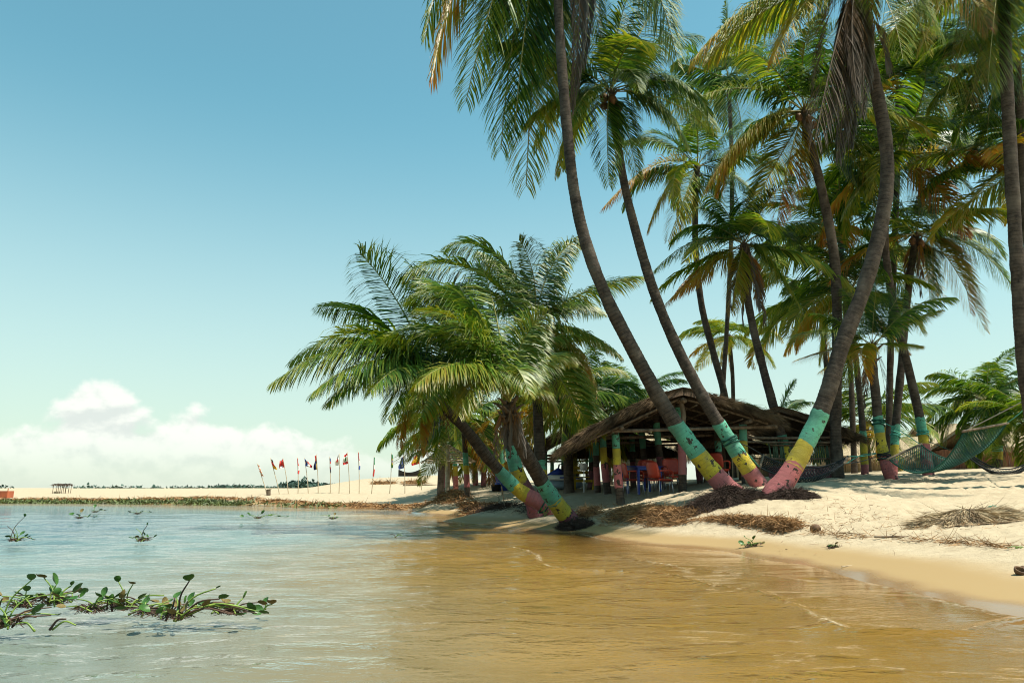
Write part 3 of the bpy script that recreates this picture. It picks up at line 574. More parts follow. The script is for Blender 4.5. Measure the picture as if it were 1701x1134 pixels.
# mid row
palm('palm with a shaggy skirt of dead leaves, left of the pale leaning trunk',
     [(1306, 752), (1298, 722), (1283, 668), (1262, 590), (1246, 520), (1239, 470), (1236, 405)], 22, 22.4, 19, 12, ((680, 757, g_), (757, 815, y_)) and ((724, 741, g_), (741, 768, y_)), seed=9, fronds=[
     (1160, 370, 1088, 448, -0.5, 0.10), (1230, 330, 1215, 300, 0.4, 0.03), (1195, 350, 1160, 345, 0.8, 0.04), (1270, 400, 1330, 510, -0.6, 0.12), (1190, 420, 1105, 505, 0.4, 0.36), (1225, 440, 1215, 520, -0.8, 0.30), (1290, 360, 1340, 420, 0.7, 0.06), (1245, 340, 1262, 300, -0.6, 0.04)], auto=11, lo=-15, L=3.3, dead=12, bootn=8)
palm('tall palm with drooping yellow tipped leaves between the two leaning trunks',
     [(1390, 760), (1388, 690), (1391, 560), (1386, 430), (1366, 320), (1346, 245), (1336, 185)], 21, 21.3, 21, 15, None, seed=10, nuts=4, fronds=[
     (1235, 105, 1105, 192, -0.5, 0.22, dict(n=96)), (1332, 90, 1262, 44, 0.3, 0.04), (1275, 70, 1193, 98, 0.6, 0.05), (1245, 175, 1172, 314, -0.6, 0.30, dict(n=96)), (1265, 180, 1205, 280, 0.6, 0.25), (1312, 240, 1290, 372, -0.4, 0.44), (1330, 260, 1325, 350, 0.5, 0.2), (1410, 100, 1490, 190, -0.4, 0.08), (1400, 170, 1452, 300, 0.4, 0.2), (1350, 80, 1395, 40, 0.5, 0.04), (1360, 120, 1330, 110, -1.6, 0.08)], auto=13, L=3.9, lo=-25, bootn=10)
palm('slender palm with golden drooping leaves rising behind the pavilion roof',
     [(1210, 800), (1205, 668), (1186, 590), (1166, 510), (1156, 420), (1155, 345), (1158, 275)], 27, 27.3, 15, 10, None, seed=11, fronds=[
     (1090, 240, 1002, 345, -0.5, 0.46), (1110, 280, 1075, 385, 0.4, 0.36), (1200, 270, 1262, 330, 0.2, 0.12), (1140, 320, 1110, 400, -0.6, 0.26), (1180, 320, 1200, 400, 0.3, 0.24), (1160, 200, 1150, 165, 0.3, 0.05), (1100, 200, 1060, 230, 0.4, 0.1), (1210, 210, 1240, 200, 0.5, 0.06)], auto=8, L=3.8, lo=-10, detail=0)
palm('thin far palm with a small crown beside the slender golden palm', [(1222, 800), (1218, 660), (1216, 610), (1211, 556)], 36, 36, 8, 6.5, None, seed=12, auto=14, L=2.7, lo=-40, hi=60, age=(0.12, 0.5), detail=0, sides=8, bootn=4)
palm('palm with a curved pink foot tied to the green hammock', [(1482, 797), (1473, 775), (1462, 725), (1455, 660), (1450, 610), (1448, 572)], 20, 20.2, 20, 13, bands(692, 720, 757, 800), seed=13, detail=1, sides=14, fronds=[
     (1452, 500, 1458, 458, -0.5, 0.05), (1500, 530, 1562, 515, -0.2, 0.18), (1490, 570, 1530, 575, 0.5, 0.28), (1385, 530, 1308, 560, -0.4, 0.12), (1390, 570, 1318, 600, 0.4, 0.42), (1400, 590, 1362, 618, -0.6, 0.35), (1430, 510, 1400, 480, 0.6, 0.05), (1480, 510, 1500, 480, 0.5, 0.05)], auto=4, L=2.4, lo=0, dead=2)
palm('thin palm trunk standing straight between the pale leaning trunk and the hammock palm', [(1437, 790), (1432, 700), (1422, 600), (1414, 530), (1412, 478)], 25, 25, 12, 9, bands(716, 738, 776, 800), seed=14, detail=0, auto=15, L=3.3, lo=-35, hi=75, age=(0.03, 0.35))
palm('left foot of a crossing pair of palms behind the hammock', [(1483, 790), (1488, 710), (1497, 610), (1506, 510), (1513, 450), (1522, 390)], 23.5, 23.8, 14, 11, bands(712, 740, 768, 800), seed=15, detail=0, fronds=[
     (1620, 380, 1686, 482, -0.4, 0.08), (1570, 390, 1636, 548, -0.5, 0.30), (1600, 400, 1612, 520, 0.4, 0.5), (1545, 440, 1545, 520, -0.5, 0.1), (1470, 400, 1455, 470, 0.4, 0.1), (1570, 360, 1650, 400, 0.7, 0.05)], auto=10, L=3.4, lo=-15, dead=3, nuts=3)
palm('right foot of a crossing pair of palms behind the hammock', [(1543, 792), (1530, 705), (1511, 620), (1494, 550), (1478, 470), (1470, 400), (1474, 320), (1488, 262)], 22, 22.6, 18, 11, bands(702, 723, 745, 800), seed=16, detail=0, fronds=[
     (1560, 250, 1625, 330, -0.5, 0.16), (1560, 220, 1650, 260, 0.5, 0.1), (1520, 300, 1560, 390, 0.2, 0.08), (1440, 280, 1400, 360, -0.4, 0.12), (1510, 190, 1540, 170, 0.4, 0.05), (1440, 210, 1400, 230, 0.6, 0.05)], auto=18, L=3.8, lo=-35)
palm('tall straight palm trunk at the right edge of the picture', [(1748, 815), (1716, 700), (1700, 580), (1691, 460), (1681, 300), (1673, 150), (1667, 0), (1664, -75)], 16, 16.2, 28, 20, bands(706, 740, 770, 815), seed=17, detail=1, fronds=[
     (1600, -100, 1528, 84, -0.5, 0.32), (1630, -40, 1562, 190, -0.4, 0.16), (1640, 10, 1612, 170, 0.5, 0.3), (1600, -60, 1575, 130, 0.7, 0.38), (1720, -100, 1770, 60, 0.2, 0.1), (1650, 20, 1640, 150, -0.8, 0.1), (1690, 20, 1700, 160, 0.6, 0.12), (1560, -120, 1480, -20, 0.8, 0.08), (1660, -200, 1680, -240, 0, 0.03)], auto=12, L=3.6, lo=-30)
palm('dark palm trunk half hidden behind the straight trunk at the right edge', [(1760, 800), (1728, 600), (1708, 400), (1698, 250), (1690, 130), (1686, 75)], 19, 19.2, 20, 15, None, seed=18, fronds=[
     (1620, 95, 1584, 252, -0.5, 0.06, dict(n=96)), (1600, 60, 1520, 130, 0.4, 0.07), (1740, 80, 1760, 220, 0.2, 0.1), (1640, 120, 1640, 240, -0.7, 0.1), (1610, 10, 1540, 20, 0.5, 0.05), (1690, -10, 1700, -60, 0.3, 0.03)], auto=17, L=3.6, lo=-35, detail=0)
palm('palm outside the right edge whose leaves reach in beside the straight trunk', [(1790, 800), (1770, 600), (1745, 420), (1728, 270)], 20, 20.3, 19, 14, None, seed=19, fronds=[(1655, 260, 1590, 372, -0.4, 0.22), (1650, 290, 1640, 400, 0.4, 0.06), (1680, 240, 1610, 290, 0.6, 0.1), (1700, 330, 1690, 420, -0.5, 0.1), (1640, 220, 1560, 260, 0.8, 0.08)], auto=14, L=3.5, lo=-25, detail=0)
palm('thin far palm behind the tall yellow tipped palm', [(1376, 800), (1374, 640), (1368, 560), (1364, 500)], 31, 31, 9, 8, None, seed=20, auto=16, L=3.9, lo=-40, hi=70, age=(0.06, 0.45), detail=0, sides=8)
palm('bushy palm filling the gap left of the pale leaning trunk', [(1420, 800), (1412, 600), (1400, 450), (1395, 380)], 28, 28, 11, 9, None, seed=21, auto=20, L=4.4, lo=-40, hi=75, age=(0.05, 0.42), detail=0, sides=8)
palm('dense palm crown high behind the pale leaning trunk', [(1475, 800), (1480, 560), (1490, 300), (1492, 150)], 26, 26.3, 13, 10, None, seed=22, auto=28, L=4.6, lo=-45, hi=78, age=(0.03, 0.35), detail=0, sides=8)
palm('far palm with a blue green crown between the tall leaning trunks', [(1190, 800), (1210, 500), (1216, 300), (1210, 130)], 34, 34, 9, 7.5, None, seed=23, auto=14, L=4.3, lo=-20, hi=80, age=(0.0, 0.15), detail=0, sides=8)
palm('low palm with pale leaves just right of the second thatched roof', [(1442, 790), (1440, 740), (1438, 700)], 31, 31, 13, 11, None, seed=24, auto=15, L=3.2, lo=-30, hi=75, age=(0.10, 0.35), detail=0, sides=8)
palm('big bushy palm over the red reed hut', [(1655, 783), (1657, 740), (1650, 690), (1640, 662)], 33, 33, 16, 14, ((740, 752, g_), (752, 766, y_)), seed=25, auto=26, L=3.3, lo=-45, hi=80, age=(0.03, 0.30), detail=0, sides=8, dead=3)
palm('bushy palm at the right edge above the red reed hut', [(1722, 790), (1718, 740), (1712, 690)], 30, 30, 18, 15, None, seed=26, auto=24, L=3.2, lo=-45, hi=80, age=(0.04, 0.3), detail=0, sides=8)
# behind the pavilion and along the left
palm('low bushy palm left behind the pavilion roof', [(1010, 806), (1006, 760), (1000, 700), (996, 668)], 30, 30, 16, 13, None, seed=27, auto=24, L=3.3, lo=-40, hi=80, age=(0.04, 0.3), detail=0, sides=8)
palm('low palm peeping over the pavilion roof left of the leaning trunks', [(1062, 806), (1060, 740), (1058, 690), (1056, 668)], 33, 33, 14, 11, None, seed=28, auto=18, L=3.0, lo=-30, hi=80, age=(0.04, 0.25), detail=0, sides=8)
palm('leafy palm above the smaller thatched roof', [(945, 808), (943, 760), (936, 700), (930, 660)], 26, 26, 18, 15, None, seed=29, auto=22, L=3.2, lo=-45, hi=70, age=(0.05, 0.38), detail=0, sides=8)
palm('low palm behind the far side of the second thatched roof', [(1290, 800), (1290, 740), (1290, 705)], 34, 34, 11, 9, None, seed=47, auto=14, L=2.5, lo=-20, hi=80, age=(0.04, 0.25), detail=0, sides=8)
palm('bright green low palm above the bare lattice sunshade', [(776, 812), (774, 770), (771, 720), (768, 690)], 28.3, 28.3, 9, 8, bands(758, 775, 790, 812), seed=30, auto=24, L=3.3, lo=-35, hi=75, age=(0.12, 0.30), detail=0, sides=8)
palm('bright low palm left above the bare lattice sunshade', [(732, 808), (734, 770), (738, 725), (740, 705)], 36, 36, 12, 10, None, seed=31, auto=20, L=2.6, lo=-30, hi=70, age=(0.12, 0.32), detail=0, sides=8, group=None)
for i, (px, pb, pc, Y, c, low) in enumerate(((741, 807, 748, 38, -5, 'pink'), (757, 808, 736, 37, -3, 'pink'), (790, 806, 752, 39, -1, 'pink'), (803, 806, 742, 38, 5, 'maroon'), (815, 807, 745, 39, 2, 'maroon'), (834, 806, 735, 37, 0, 'pink'))):
    palm(['small palm with a painted foot, leftmost of the row behind the sunshade pole', 'small painted palm just right of the sunshade pole', 'slim small palm with a flared pink foot, between sunshade and barrel', 'small painted palm leaning right with yellow leaves, left of the barrel', 'dull small palm close left of the barrel', 'small painted palm directly behind the blue barrel'][i],
         [(px, pb), (px + c*0.3, (pb+pc)/2), (px + c, pc)], Y, Y, 9, 7, bands(pc+14, pb-32, pb-17, pb+2, low), seed=32+i, auto=13, L=2.0, lo=-50, hi=70, age=(0.10, 0.42), detail=0, sides=10, bootn=3, group='row of small painted palms', flare=0.9)
# ---------------------------------------------------------------- thatched buildings
def strands(pos, dirs, ln, w, rng, curl=0.25, sag=0.3, seg=3):
    """thin curved strips; pos, dirs (n,3)"""
    n = len(pos); dirs = dirs/(np.linalg.norm(dirs, axis=1)[:, None]+1e-9); ln = np.broadcast_to(ln, (n,))[:, None]
    sd = np.cross(dirs, rng.normal(0, 1, (n, 3))); sd /= np.linalg.norm(sd, axis=1)[:, None]+1e-9
    cv = np.cross(dirs, sd)*rng.normal(0, curl, (n, 1)); w = np.broadcast_to(w, (n,))[:, None]
    V = []
    for k in range(seg):
        s = k/seg; p = pos + dirs*ln*s + (cv*s*s + np.array((0, 0, -sag))*s*s)*ln; V += [p-sd*w*(1-s*.5)/2, p+sd*w*(1-s*.5)/2]
    V.append(pos + dirs*ln + (cv + np.array((0, 0, -sag)))*ln)
    V = np.stack(V, 1); m = V.shape[1]; i = np.arange(n)[:, None]*m
    Q = np.concatenate([i + np.array([[2*k, 2*k+1, 2*k+3, 2*k+2]]) for k in range(seg-1)]); T = i + np.array([[m-3, m-2, m-1]])
    return V.reshape(-1, 3), Q, T
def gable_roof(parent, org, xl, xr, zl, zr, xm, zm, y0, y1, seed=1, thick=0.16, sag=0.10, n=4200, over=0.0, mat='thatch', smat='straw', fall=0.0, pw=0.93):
    """two slopes with a thick ragged thatch; coordinates in the world, org subtracted"""
    rng = np.random.default_rng(seed); nu, nv = 22, 26; org = np.asarray(org)
    for side, (xe, ze) in (('l', (xl, zl)), ('r', (xr, zr))):
        u = np.linspace(0, 1, nu)[:, None]; v = np.linspace(0, 1, nv)[None, :]
        X = xm + (xe-xm)*u + 0*v; Yy = y0 + (y1-y0)*v + 0*u + 0.12*(vnoise(u*6+0*v, v*0+3.3, seed)-.5)*np.sign(v-.5)
        Z = zm + (ze-zm)*u**pw - sag*np.sin(u*math.pi*0.9) + fall*(v-.0)*0 + 0.10*(fbm(X*1.7, Yy*1.7, seed, 3)-.45) - 0.06*np.cos(v*math.pi*2)*0
        X = X + (u > .93)*0.10*(vnoise(Yy*2.2, u*0+1, seed+3)-.5)
        top = np.stack([X, Yy, Z+thick*0.6], -1).reshape(-1, 3); bot = np.stack([X, Yy, Z-thick*0.4], -1).reshape(-1, 3)
        F = grid_faces(nv, nu); m = nu*nv; ed = []
        per = [i for i in range(nv)] + [i*nv+nv-1 for i in range(1, nu)] + [(nu-1)*nv+i for i in range(nv-2, -1, -1)] + [i*nv for i in range(nu-2, 0, -1)]
        ed = [(per[i], per[(i+1) % len(per)], per[(i+1) % len(per)]+m, per[i]+m) for i in range(len(per))]
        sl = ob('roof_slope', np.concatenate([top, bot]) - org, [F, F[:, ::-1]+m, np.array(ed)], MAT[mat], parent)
        # straw on top, at the eaves and on the gable edges
        ds = np.array((xe-xm, 0, (ze-zm))); ds = ds/np.linalg.norm(ds)
        k = n; uu = np.sqrt(rng.random(k)); vv = rng.random(k)
        uu[:k//4] = rng.uniform(0.93, 1.0, k//4); vv[k//4:k//2] = rng.choice([0.0, 1.0], k//4, p=[.75, .25])
        xx = xm + (xe-xm)*uu; yy = y0 + (y1-y0)*vv; zz = zm + (ze-zm)*uu**pw - sag*np.sin(uu*math.pi*.9) + thick*rng.uniform(-0.2, 0.75, k)
        zz[k//2:] = zz[k//2:] + thick*0.1
        dr = ds[None, :] + rng.normal(0, 0.16, (k, 3)); dr[k//4:k//2, 1] += np.where(vv[k//4:k//2] < .5, -0.5, 0.5)*rng.random(k//4)
        V, Q, T = strands(np.stack([xx, yy, zz], 1), dr, rng.uniform(0.18, 0.50, k), rng.uniform(0.006, 0.014, k), rng, 0.25, 0.25)
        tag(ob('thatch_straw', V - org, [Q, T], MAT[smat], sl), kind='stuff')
def pole(parent, org, a, b, r, name='beam', mat='wood', n=7, seed=0, jit=0.015):
    rng = np.random.default_rng(seed + int(abs(a[0])*100)); P = catmull(np.array([a, np.array(a)*.6+np.array(b)*.4 + rng.normal(0, jit, 3), b]), 8)
    V, Q, T = tube(P - np.asarray(org), np.linspace(r, r*0.85, 8)*(1+rng.normal(0, 0.04, 8)), n); return ob(name, V, [Q, T], MAT[mat], parent)
def post(parent, org, x, y, ztop, r, bnd, seed, lean=(0, 0), zb=None):
    """palm log post with painted bands: bnd = ((from, to, paint), ...) as shares of the height from the ground"""
    z0 = gnd(x, y) if zb is None else zb; k = 26; f = np.linspace(-0.12, 1, k); rng = np.random.default_rng(seed); ph = rng.uniform(0, 6)
    P = np.stack([x + lean[0]*f + 0.02*np.sin(f*4+ph), y + lean[1]*f, z0 + (ztop-z0)*f], 1) - np.asarray(org)
    rr = r*(1.12 - 0.2*f)*(1 + 0.03*np.sin(np.arange(k)*2.1)); V, Q, T = tube(P, rr, 12)
    o = ob('post', V, [Q, T], MAT['bark'], parent, attrs=dict(v=np.r_[np.repeat(f*(ztop-z0), 12), 0, 0]))
    for a, b, m in bnd:
        s = np.linspace(a, b, 7); Pb = np.stack([np.interp(s, f, P[:, i]) for i in range(3)], 1); Vb, Qb, _ = tube(Pb, np.interp(s, f, rr)+0.006, 12, False)
        jt = rng.normal(0, 0.008, 12); Vb[:12, 2] += jt; Vb[-12:, 2] += jt[::-1]; ob('paint_band', Vb, [Qb], MAT[m], o)
    return o

def gable_panel(th, org, xl, xr, xm, zb, zt, y, seed):
    rng = np.random.default_rng(seed); nu, nv = 16, 6; u = np.linspace(0, 1, nu)[None, :]; v = np.linspace(0, 1, nv)[:, None]; X = xl + (xr-xl)*u + 0*v; top = zt - (zt-zb-.1)*np.where(X < xm, (xm-X)/(xm-xl), (X-xm)/(xr-xm))
    Z = zb - .08*vnoise(X*5, X*0, seed) + (top-zb)*v; P = np.stack([X, y + 0*X + .03*(vnoise(X*4, Z*4, seed)-.5), Z], -1).reshape(-1, 3); F = grid_faces(nu, nv); m = len(P)
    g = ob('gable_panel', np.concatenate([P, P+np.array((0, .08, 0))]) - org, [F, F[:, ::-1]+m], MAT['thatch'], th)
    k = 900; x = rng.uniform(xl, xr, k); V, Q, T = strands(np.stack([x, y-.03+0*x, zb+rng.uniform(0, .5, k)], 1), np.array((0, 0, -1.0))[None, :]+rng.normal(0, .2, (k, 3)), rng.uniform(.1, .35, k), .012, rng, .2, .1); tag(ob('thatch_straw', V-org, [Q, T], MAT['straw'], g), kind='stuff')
def pavilion():
    X = (2.72, 4.32, 5.95); Ys = (19.0, 21.5, 24.0, 26.5); org = np.array((4.3, 22.8, gnd(4.3, 22.8)))
    th = thing('thatched_pavilion', org, 'large open thatched pavilion on painted palm log posts in the middle of the beach', 'pavilion')
    xm, zm, xl, zl, xr, zr, y0, y1 = 4.25, 3.22, 1.62, 2.02, 6.5, 2.52, 18.3, 27.6
    zat = lambda x: (zm + (zl-zm)*((xm-x)/(xm-xl)) if x < xm else zm + (zr-zm)*((x-xm)/(xr-xm))) - 0.20
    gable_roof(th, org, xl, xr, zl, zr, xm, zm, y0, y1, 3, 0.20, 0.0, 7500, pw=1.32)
    pat = {(0, 0): ((.22, .52, 'pink'), (.52, .74, 'yellow'), (.74, .99, 'green')), (0, 1): ((.2, .52, 'pink'), (.52, .8, 'yellow'), (.8, .98, 'green')), (0, 2): ((.14, .5, 'pink'), (.72, .98, 'green')), (0, 3): ((.05, .42, 'maroon'), (.62, .95, 'green')),
           (1, 0): ((.2, .6, 'pink'), (.8, .95, 'green')), (2, 0): ((.12, .44, 'pink'), (.44, .70, 'yellow'), (.70, .97, 'green')), (2, 1): ((.1, .45, 'maroon'), (.6, .8, 'green'))}
    for i, x in enumerate(X):
        for j, y in enumerate(Ys):
            rng = np.random.default_rng(i*7+j); l = (rng.normal(0, .05) - (0.14 if (i, j) in ((0, 1), (0, 0)) else 0.0), rng.normal(0, .05))
            post(th, org, x + rng.normal(0, 0.04), y, zat(x) + 0.05, 0.098 if j == 0 else 0.095, pat.get((i, j), ((.08, .42, 'maroon'), (.58, .86, 'green'))), i*10+j, l)
    for i, x in enumerate(X): pole(th, org, (x, y0+.1, zat(x)+.04), (x+.03, y1-.2, zat(x)+.08), 0.055, 'beam', seed=i)
    for j, y in enumerate((18.75, 21.6, 24.1, 26.6)): pole(th, org, (2.1, y, 2.30), (6.7, y, 2.42), 0.05, 'beam', seed=20+j)
    pole(th, org, (xm, y0, zm-.16), (xm, y1, zm-.16), 0.05, 'ridge_pole')
    for j in range(8):
        y = y0 + .25 + j*1.25; pole(th, org, (xm, y, zm-.10), (xl+.1, y, zl-.05), 0.033, 'rafter', seed=30+j); pole(th, org, (xm, y, zm-.10), (xr-.1, y, zr-.05), 0.033, 'rafter', seed=50+j)
    for k in range(1, 6):
        f = k/6; pole(th, org, (xm+(xl-xm)*f, y0+.15, zm+(zl-zm)*f-.17), (xm+(xl-xm)*f, y1-.2, zm+(zl-zm)*f-.17), 0.02, 'batten', seed=70+k, n=5)
        pole(th, org, (xm+(xr-xm)*f, y0+.15, zm+(zr-zm)*f-.17), (xm+(xr-xm)*f, y1-.2, zm+(zr-zm)*f-.17), 0.02, 'batten', seed=80+k, n=5)
    pole(th, org, (4.3, 18.7, 2.40), (4.28, 18.7, zm-.1), 0.07, 'king_post')
    gable_panel(th, org, xl+.25, xr-.25, xm, 2.0, zm-.18, y1-.35, 5)
pavilion()
def left_shelter():
    org = np.array((2.0, 31, gnd(2.0, 31))); th = thing('thatched_shelter', org, 'smaller grey thatched shelter on thin posts left of the big pavilion', 'shelter')
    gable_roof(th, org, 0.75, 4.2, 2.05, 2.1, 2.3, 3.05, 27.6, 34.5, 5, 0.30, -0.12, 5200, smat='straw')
    for i, (x, y) in enumerate([(1.25, 28), (1.2, 30.2), (1.2, 32.5), (1.2, 34), (2.3, 28), (2.4, 30.5), (2.3, 33.8), (3.5, 28), (3.5, 31), (3.4, 34), (1.8, 34), (2.9, 34)]):
        post(th, org, x, y, 2.25 + (0.5 if 2 < x < 3 else 0), 0.06 if i % 2 else 0.08, ((.55, .9, 'green'), (.3, .55, 'yellow')) if i % 3 else ((.5, .9, 'green'),), 90+i)
    for y in (28, 31, 34): pole(th, org, (0.9, y, 2.08), (4.0, y, 2.12), 0.045, 'beam', seed=int(y))
    pole(th, org, (1.2, 27.8, 2.10), (1.2, 34.3, 2.10), 0.04, 'beam'); pole(th, org, (3.5, 27.8, 2.10), (3.5, 34.3, 2.10), 0.04, 'beam')
left_shelter()
def right_shelter():
    org = np.array((8.0, 23.5, gnd(8.0, 23.5))); th = thing('thatched_shelter', org, 'dark thatched shelter with bamboo screens right of the big pavilion', 'shelter')
    gable_roof(th, org, 6.1, 10.0, 2.35, 2.28, 7.75, 3.12, 21.4, 27.0, 8, 0.16, 0.0, 4800, pw=1.25)
    for i, (x, y) in enumerate([(6.85, 21.8), (9.35, 21.8), (6.85, 24.2), (9.35, 24.2), (6.85, 26.6), (9.35, 26.6), (8.1, 26.6)]):
        pole(th, org, (x, y, gnd(x, y)-.3), (x, y, 2.5), 0.065, 'post', n=8, seed=i)
    pole(th, org, (6.3, 21.75, 2.36), (9.8, 21.75, 2.36), 0.045, 'beam'); pole(th, org, (6.4, 21.72, 2.22), (9.7, 21.72, 2.20), 0.035, 'beam'); pole(th, org, (6.3, 26.6, 2.36), (9.8, 26.6, 2.36), 0.045, 'beam')
    pole(th, org, (7.75, 21.5, 3.0), (7.75, 26.9, 3.0), 0.05, 'ridge_pole')
    for j in range(5):
        y = 21.6+j*1.25; pole(th, org, (7.75, y, 3.0), (6.2, y, 2.34), 0.03, 'rafter', seed=j); pole(th, org, (7.75, y, 3.0), (9.9, y, 2.26), 0.03, 'rafter', seed=9+j)
    gable_panel(th, org, 6.4, 9.7, 7.75, 2.1, 2.95, 26.7, 6)
    rng = np.random.default_rng(6)
    pole(th, org, (7.55, 21.85, 1.74), (9.3, 21.85, 1.74), 0.03, 'rail'); pole(th, org, (7.55, 21.85, 2.14), (9.3, 21.85, 2.14), 0.025, 'rail')
    V, Q, T = tube(np.array([(0, 0, 0), (0, 0, .31), (0, 0, 0.62)]), np.array([0.024, 0.025, 0.022]), 6); sm = mesh('bamboo_slat', V, [Q, T]); sm.materials.append(MAT['bamboo'])
    for i in range(27): link('bamboo_slat', sm, th, np.array((7.6+i*0.065, 21.90, 1.60+rng.uniform(-.04, .05))) - org, (rng.normal(0, .02), rng.normal(0, .04), 0), (1, 1, rng.uniform(.92, 1.1)))
    # bench deck and pink plinth boards
    z0 = gnd(8.4, 21.9)
    mb = MB(); mb.box(np.array((8.4, 22.3, 1.50))-org, (2.0, 0.8, 0.06)); mb.build('bench_deck', MAT['wood'], th)
    bm = MB(); bm.box((0, 0, 0.2), (0.07, 0.03, 0.40)); bme = bm.build('plinth_board', MAT['maroon'], th); bme.location = Vector(np.array((7.5, 21.85, z0-.06))-org)
    for i in range(1, 22):
        o = bme.copy(); COL.objects.link(o); o.location = Vector(np.array((7.5+i*0.085, 21.85, z0-.06+rng.uniform(-.03, .03)))-org)
right_shelter()
def hut(label, px, Y, w, d, zwall, zroof, mat, seed, slat=0.07):
    x = at(px, 780, Y)[0]; z0 = gnd(x, Y) - 0.05; org = np.array((x, Y, z0)); rng = np.random.default_rng(seed)
    th = thing('reed_hut', org, label, 'hut', 'reed huts behind the palms')
    # four reed walls, each of many thin stalks
    for a, b in (((-w/2, -d/2), (w/2, -d/2)), ((-w/2, d/2), (w/2, d/2)), ((-w/2, -d/2), (-w/2, d/2)), ((w/2, -d/2), (w/2, d/2))):
        a = np.array(a); b = np.array(b); n = int(np.linalg.norm(b-a)/slat); mb = MB()
        for i in range(n):
            p = a + (b-a)*(i+.5)/n; mb.box((p[0]+rng.normal(0, .008), p[1]+rng.normal(0, .012), zwall/2), (slat*.92 if a[1] == b[1] else .03, .03 if a[1] == b[1] else slat*.92, zwall*rng.uniform(.94, 1.04)), rz=rng.normal(0, .05))
        tag(mb.build('reed_wall', MAT[mat], th), kind='stuff')
    gable_roof_x(th, w, d, zwall, zroof, seed)
def gable_roof_x(th, w, d, zw, zr, seed):
    """roof with its ridge along x, coordinates of the hut"""
    rng = np.random.default_rng(seed)
    for s in (-1, 1):
        nu, nv = 12, 20; u = np.linspace(0, 1, nu)[:, None]; v = np.linspace(-1, 1, nv)[None, :]
        X = v*(w/2+.3)*(0.78+.22*u) + 0*u; Y = s*u*(d/2+.35) + 0*v; Z = zr - (zr-zw+.12)*u + 0.14*(fbm(X*1.5+9, Y*1.5+3, seed, 3)-.45) + 0*v
        top = np.stack([X, Y, Z+.10], -1).reshape(-1, 3); bot = np.stack([X, Y, Z-.08], -1).reshape(-1, 3); F = grid_faces(nv, nu); m = nu*nv
        per = [i for i in range(nv)] + [i*nv+nv-1 for i in range(1, nu)] + [(nu-1)*nv+i for i in range(nv-2, -1, -1)] + [i*nv for i in range(nu-2, 0, -1)]
        sl = ob('roof_slope', np.concatenate([top, bot]), [F, F[:, ::-1]+m, np.array([(per[i], per[(i+1) % len(per)], per[(i+1) % len(per)]+m, per[i]+m) for i in range(len(per))])], MAT['palethatch'], th)
        k = 1500; uu = np.sqrt(rng.random(k)); uu[:k//2] = rng.uniform(.94, 1, k//2); xx = rng.uniform(-1, 1, k)*(w/2+.3); P = np.stack([xx, s*uu*(d/2+.35), zr-(zr-zw+.12)*uu+rng.uniform(-.05, .12, k)], 1)
        dr = np.array((0, s*(d/2), -(zr-zw)))[None, :] + rng.normal(0, .15, (k, 3)); V, Q, T = strands(P, dr, rng.uniform(.15, .45, k), 0.02, rng)
        tag(ob('thatch_straw', V, [Q, T], MAT['drystraw'], sl), kind='stuff')
MAT['palethatch'] = M('pale dry thatch', (0.46, 0.37, 0.24), (0.22, 0.165, 0.10), 10, 0.9, 0.03, (4, 1, 1), 0.1)
hut('red brown reed hut with a pale thatched roof under the bushy palm at the right', 1672, 38, 4.9, 4, 1.10, 2.1, 'reedred', 1)
hut('low tan reed hut seen between the hammock palm and the crossing pair', 1520, 42, 4.4, 3.5, 1.10, 1.9, 'reed', 2)
hut('small pale thatched hut seen between the pale leaning trunk and the hammock palm', 1428, 39, 3.2, 3, 0.85, 1.75, 'reed', 3)
hut('thatched hut peeping over the green hammock, left of the red brown hut', 1572, 45, 3.4, 3, 1.5, 2.9, 'reed', 4)
hut('pale thatched hut seen between the posts of the big pavilion', 1092, 40, 2.0, 3, 1.35, 2.9, 'reed', 5)
hut('small reed hut glimpsed through the pavilion left of the front red chair', 1058, 42, 2.2, 3, 1.25, 2.2, 'reed', 6)
hut('thatched hut behind the dark hammock below the dark shelter', 1268, 36, 2.6, 3, 0.9, 2.0, 'reed', 7)

def sunshade():
    p = at(743, 818, 30); x, y = p[0], p[1]; z0 = gnd(x, y); org = np.array((x, y, z0)); th = thing('lattice_sunshade', org, 'bare wooden lattice sunshade on a single pole left of the leaning palms', 'sunshade')
    zt, ze, hw = 2.02-z0+.9-.0, 1.86-z0, 1.08
    zt = at(743, 738, 30)[2]-z0; ze = at(743, 768, 30)[2]-z0
    pole(th, (0, 0, 0), (0, 0, -.3), (0, 0, zt), 0.10, 'pole', 'palewood', 8)
    for a in range(4):
        an = math.pi/4 + a*math.pi/2 + .15; c, s = math.cos(an), math.sin(an); pole(th, (0, 0, 0), (0, 0, zt), (c*hw*1.35, s*hw*1.35, ze), 0.03, 'rib', 'palewood', 5)
        a2 = an + math.pi/4
        for q in (-.5, 0, .5):
            dx = math.cos(a2)*hw*.96; dy = math.sin(a2)*hw*.96; tx, ty = -math.sin(a2)*q*hw, math.cos(a2)*q*hw
            k = 1-abs(q)*.95; pole(th, (0, 0, 0), ((dx+tx)*(1-k)+0*dx, (dy+ty)*(1-k), zt-(zt-ze)*(1-k)), (dx+tx, dy+ty, ze), 0.018, 'rafter', 'palewood', 5, seed=a*3)
        for k in range(1, 9):
            f = k/8; b = an + math.pi/2; e = hw*1.35*f; z = zt+(ze-zt)*f + .03
            pole(th, (0, 0, 0), (c*e, s*e, z), (math.cos(b)*e, math.sin(b)*e, z), 0.019, 'slat', 'palewood', 5, seed=k)
sunshade()
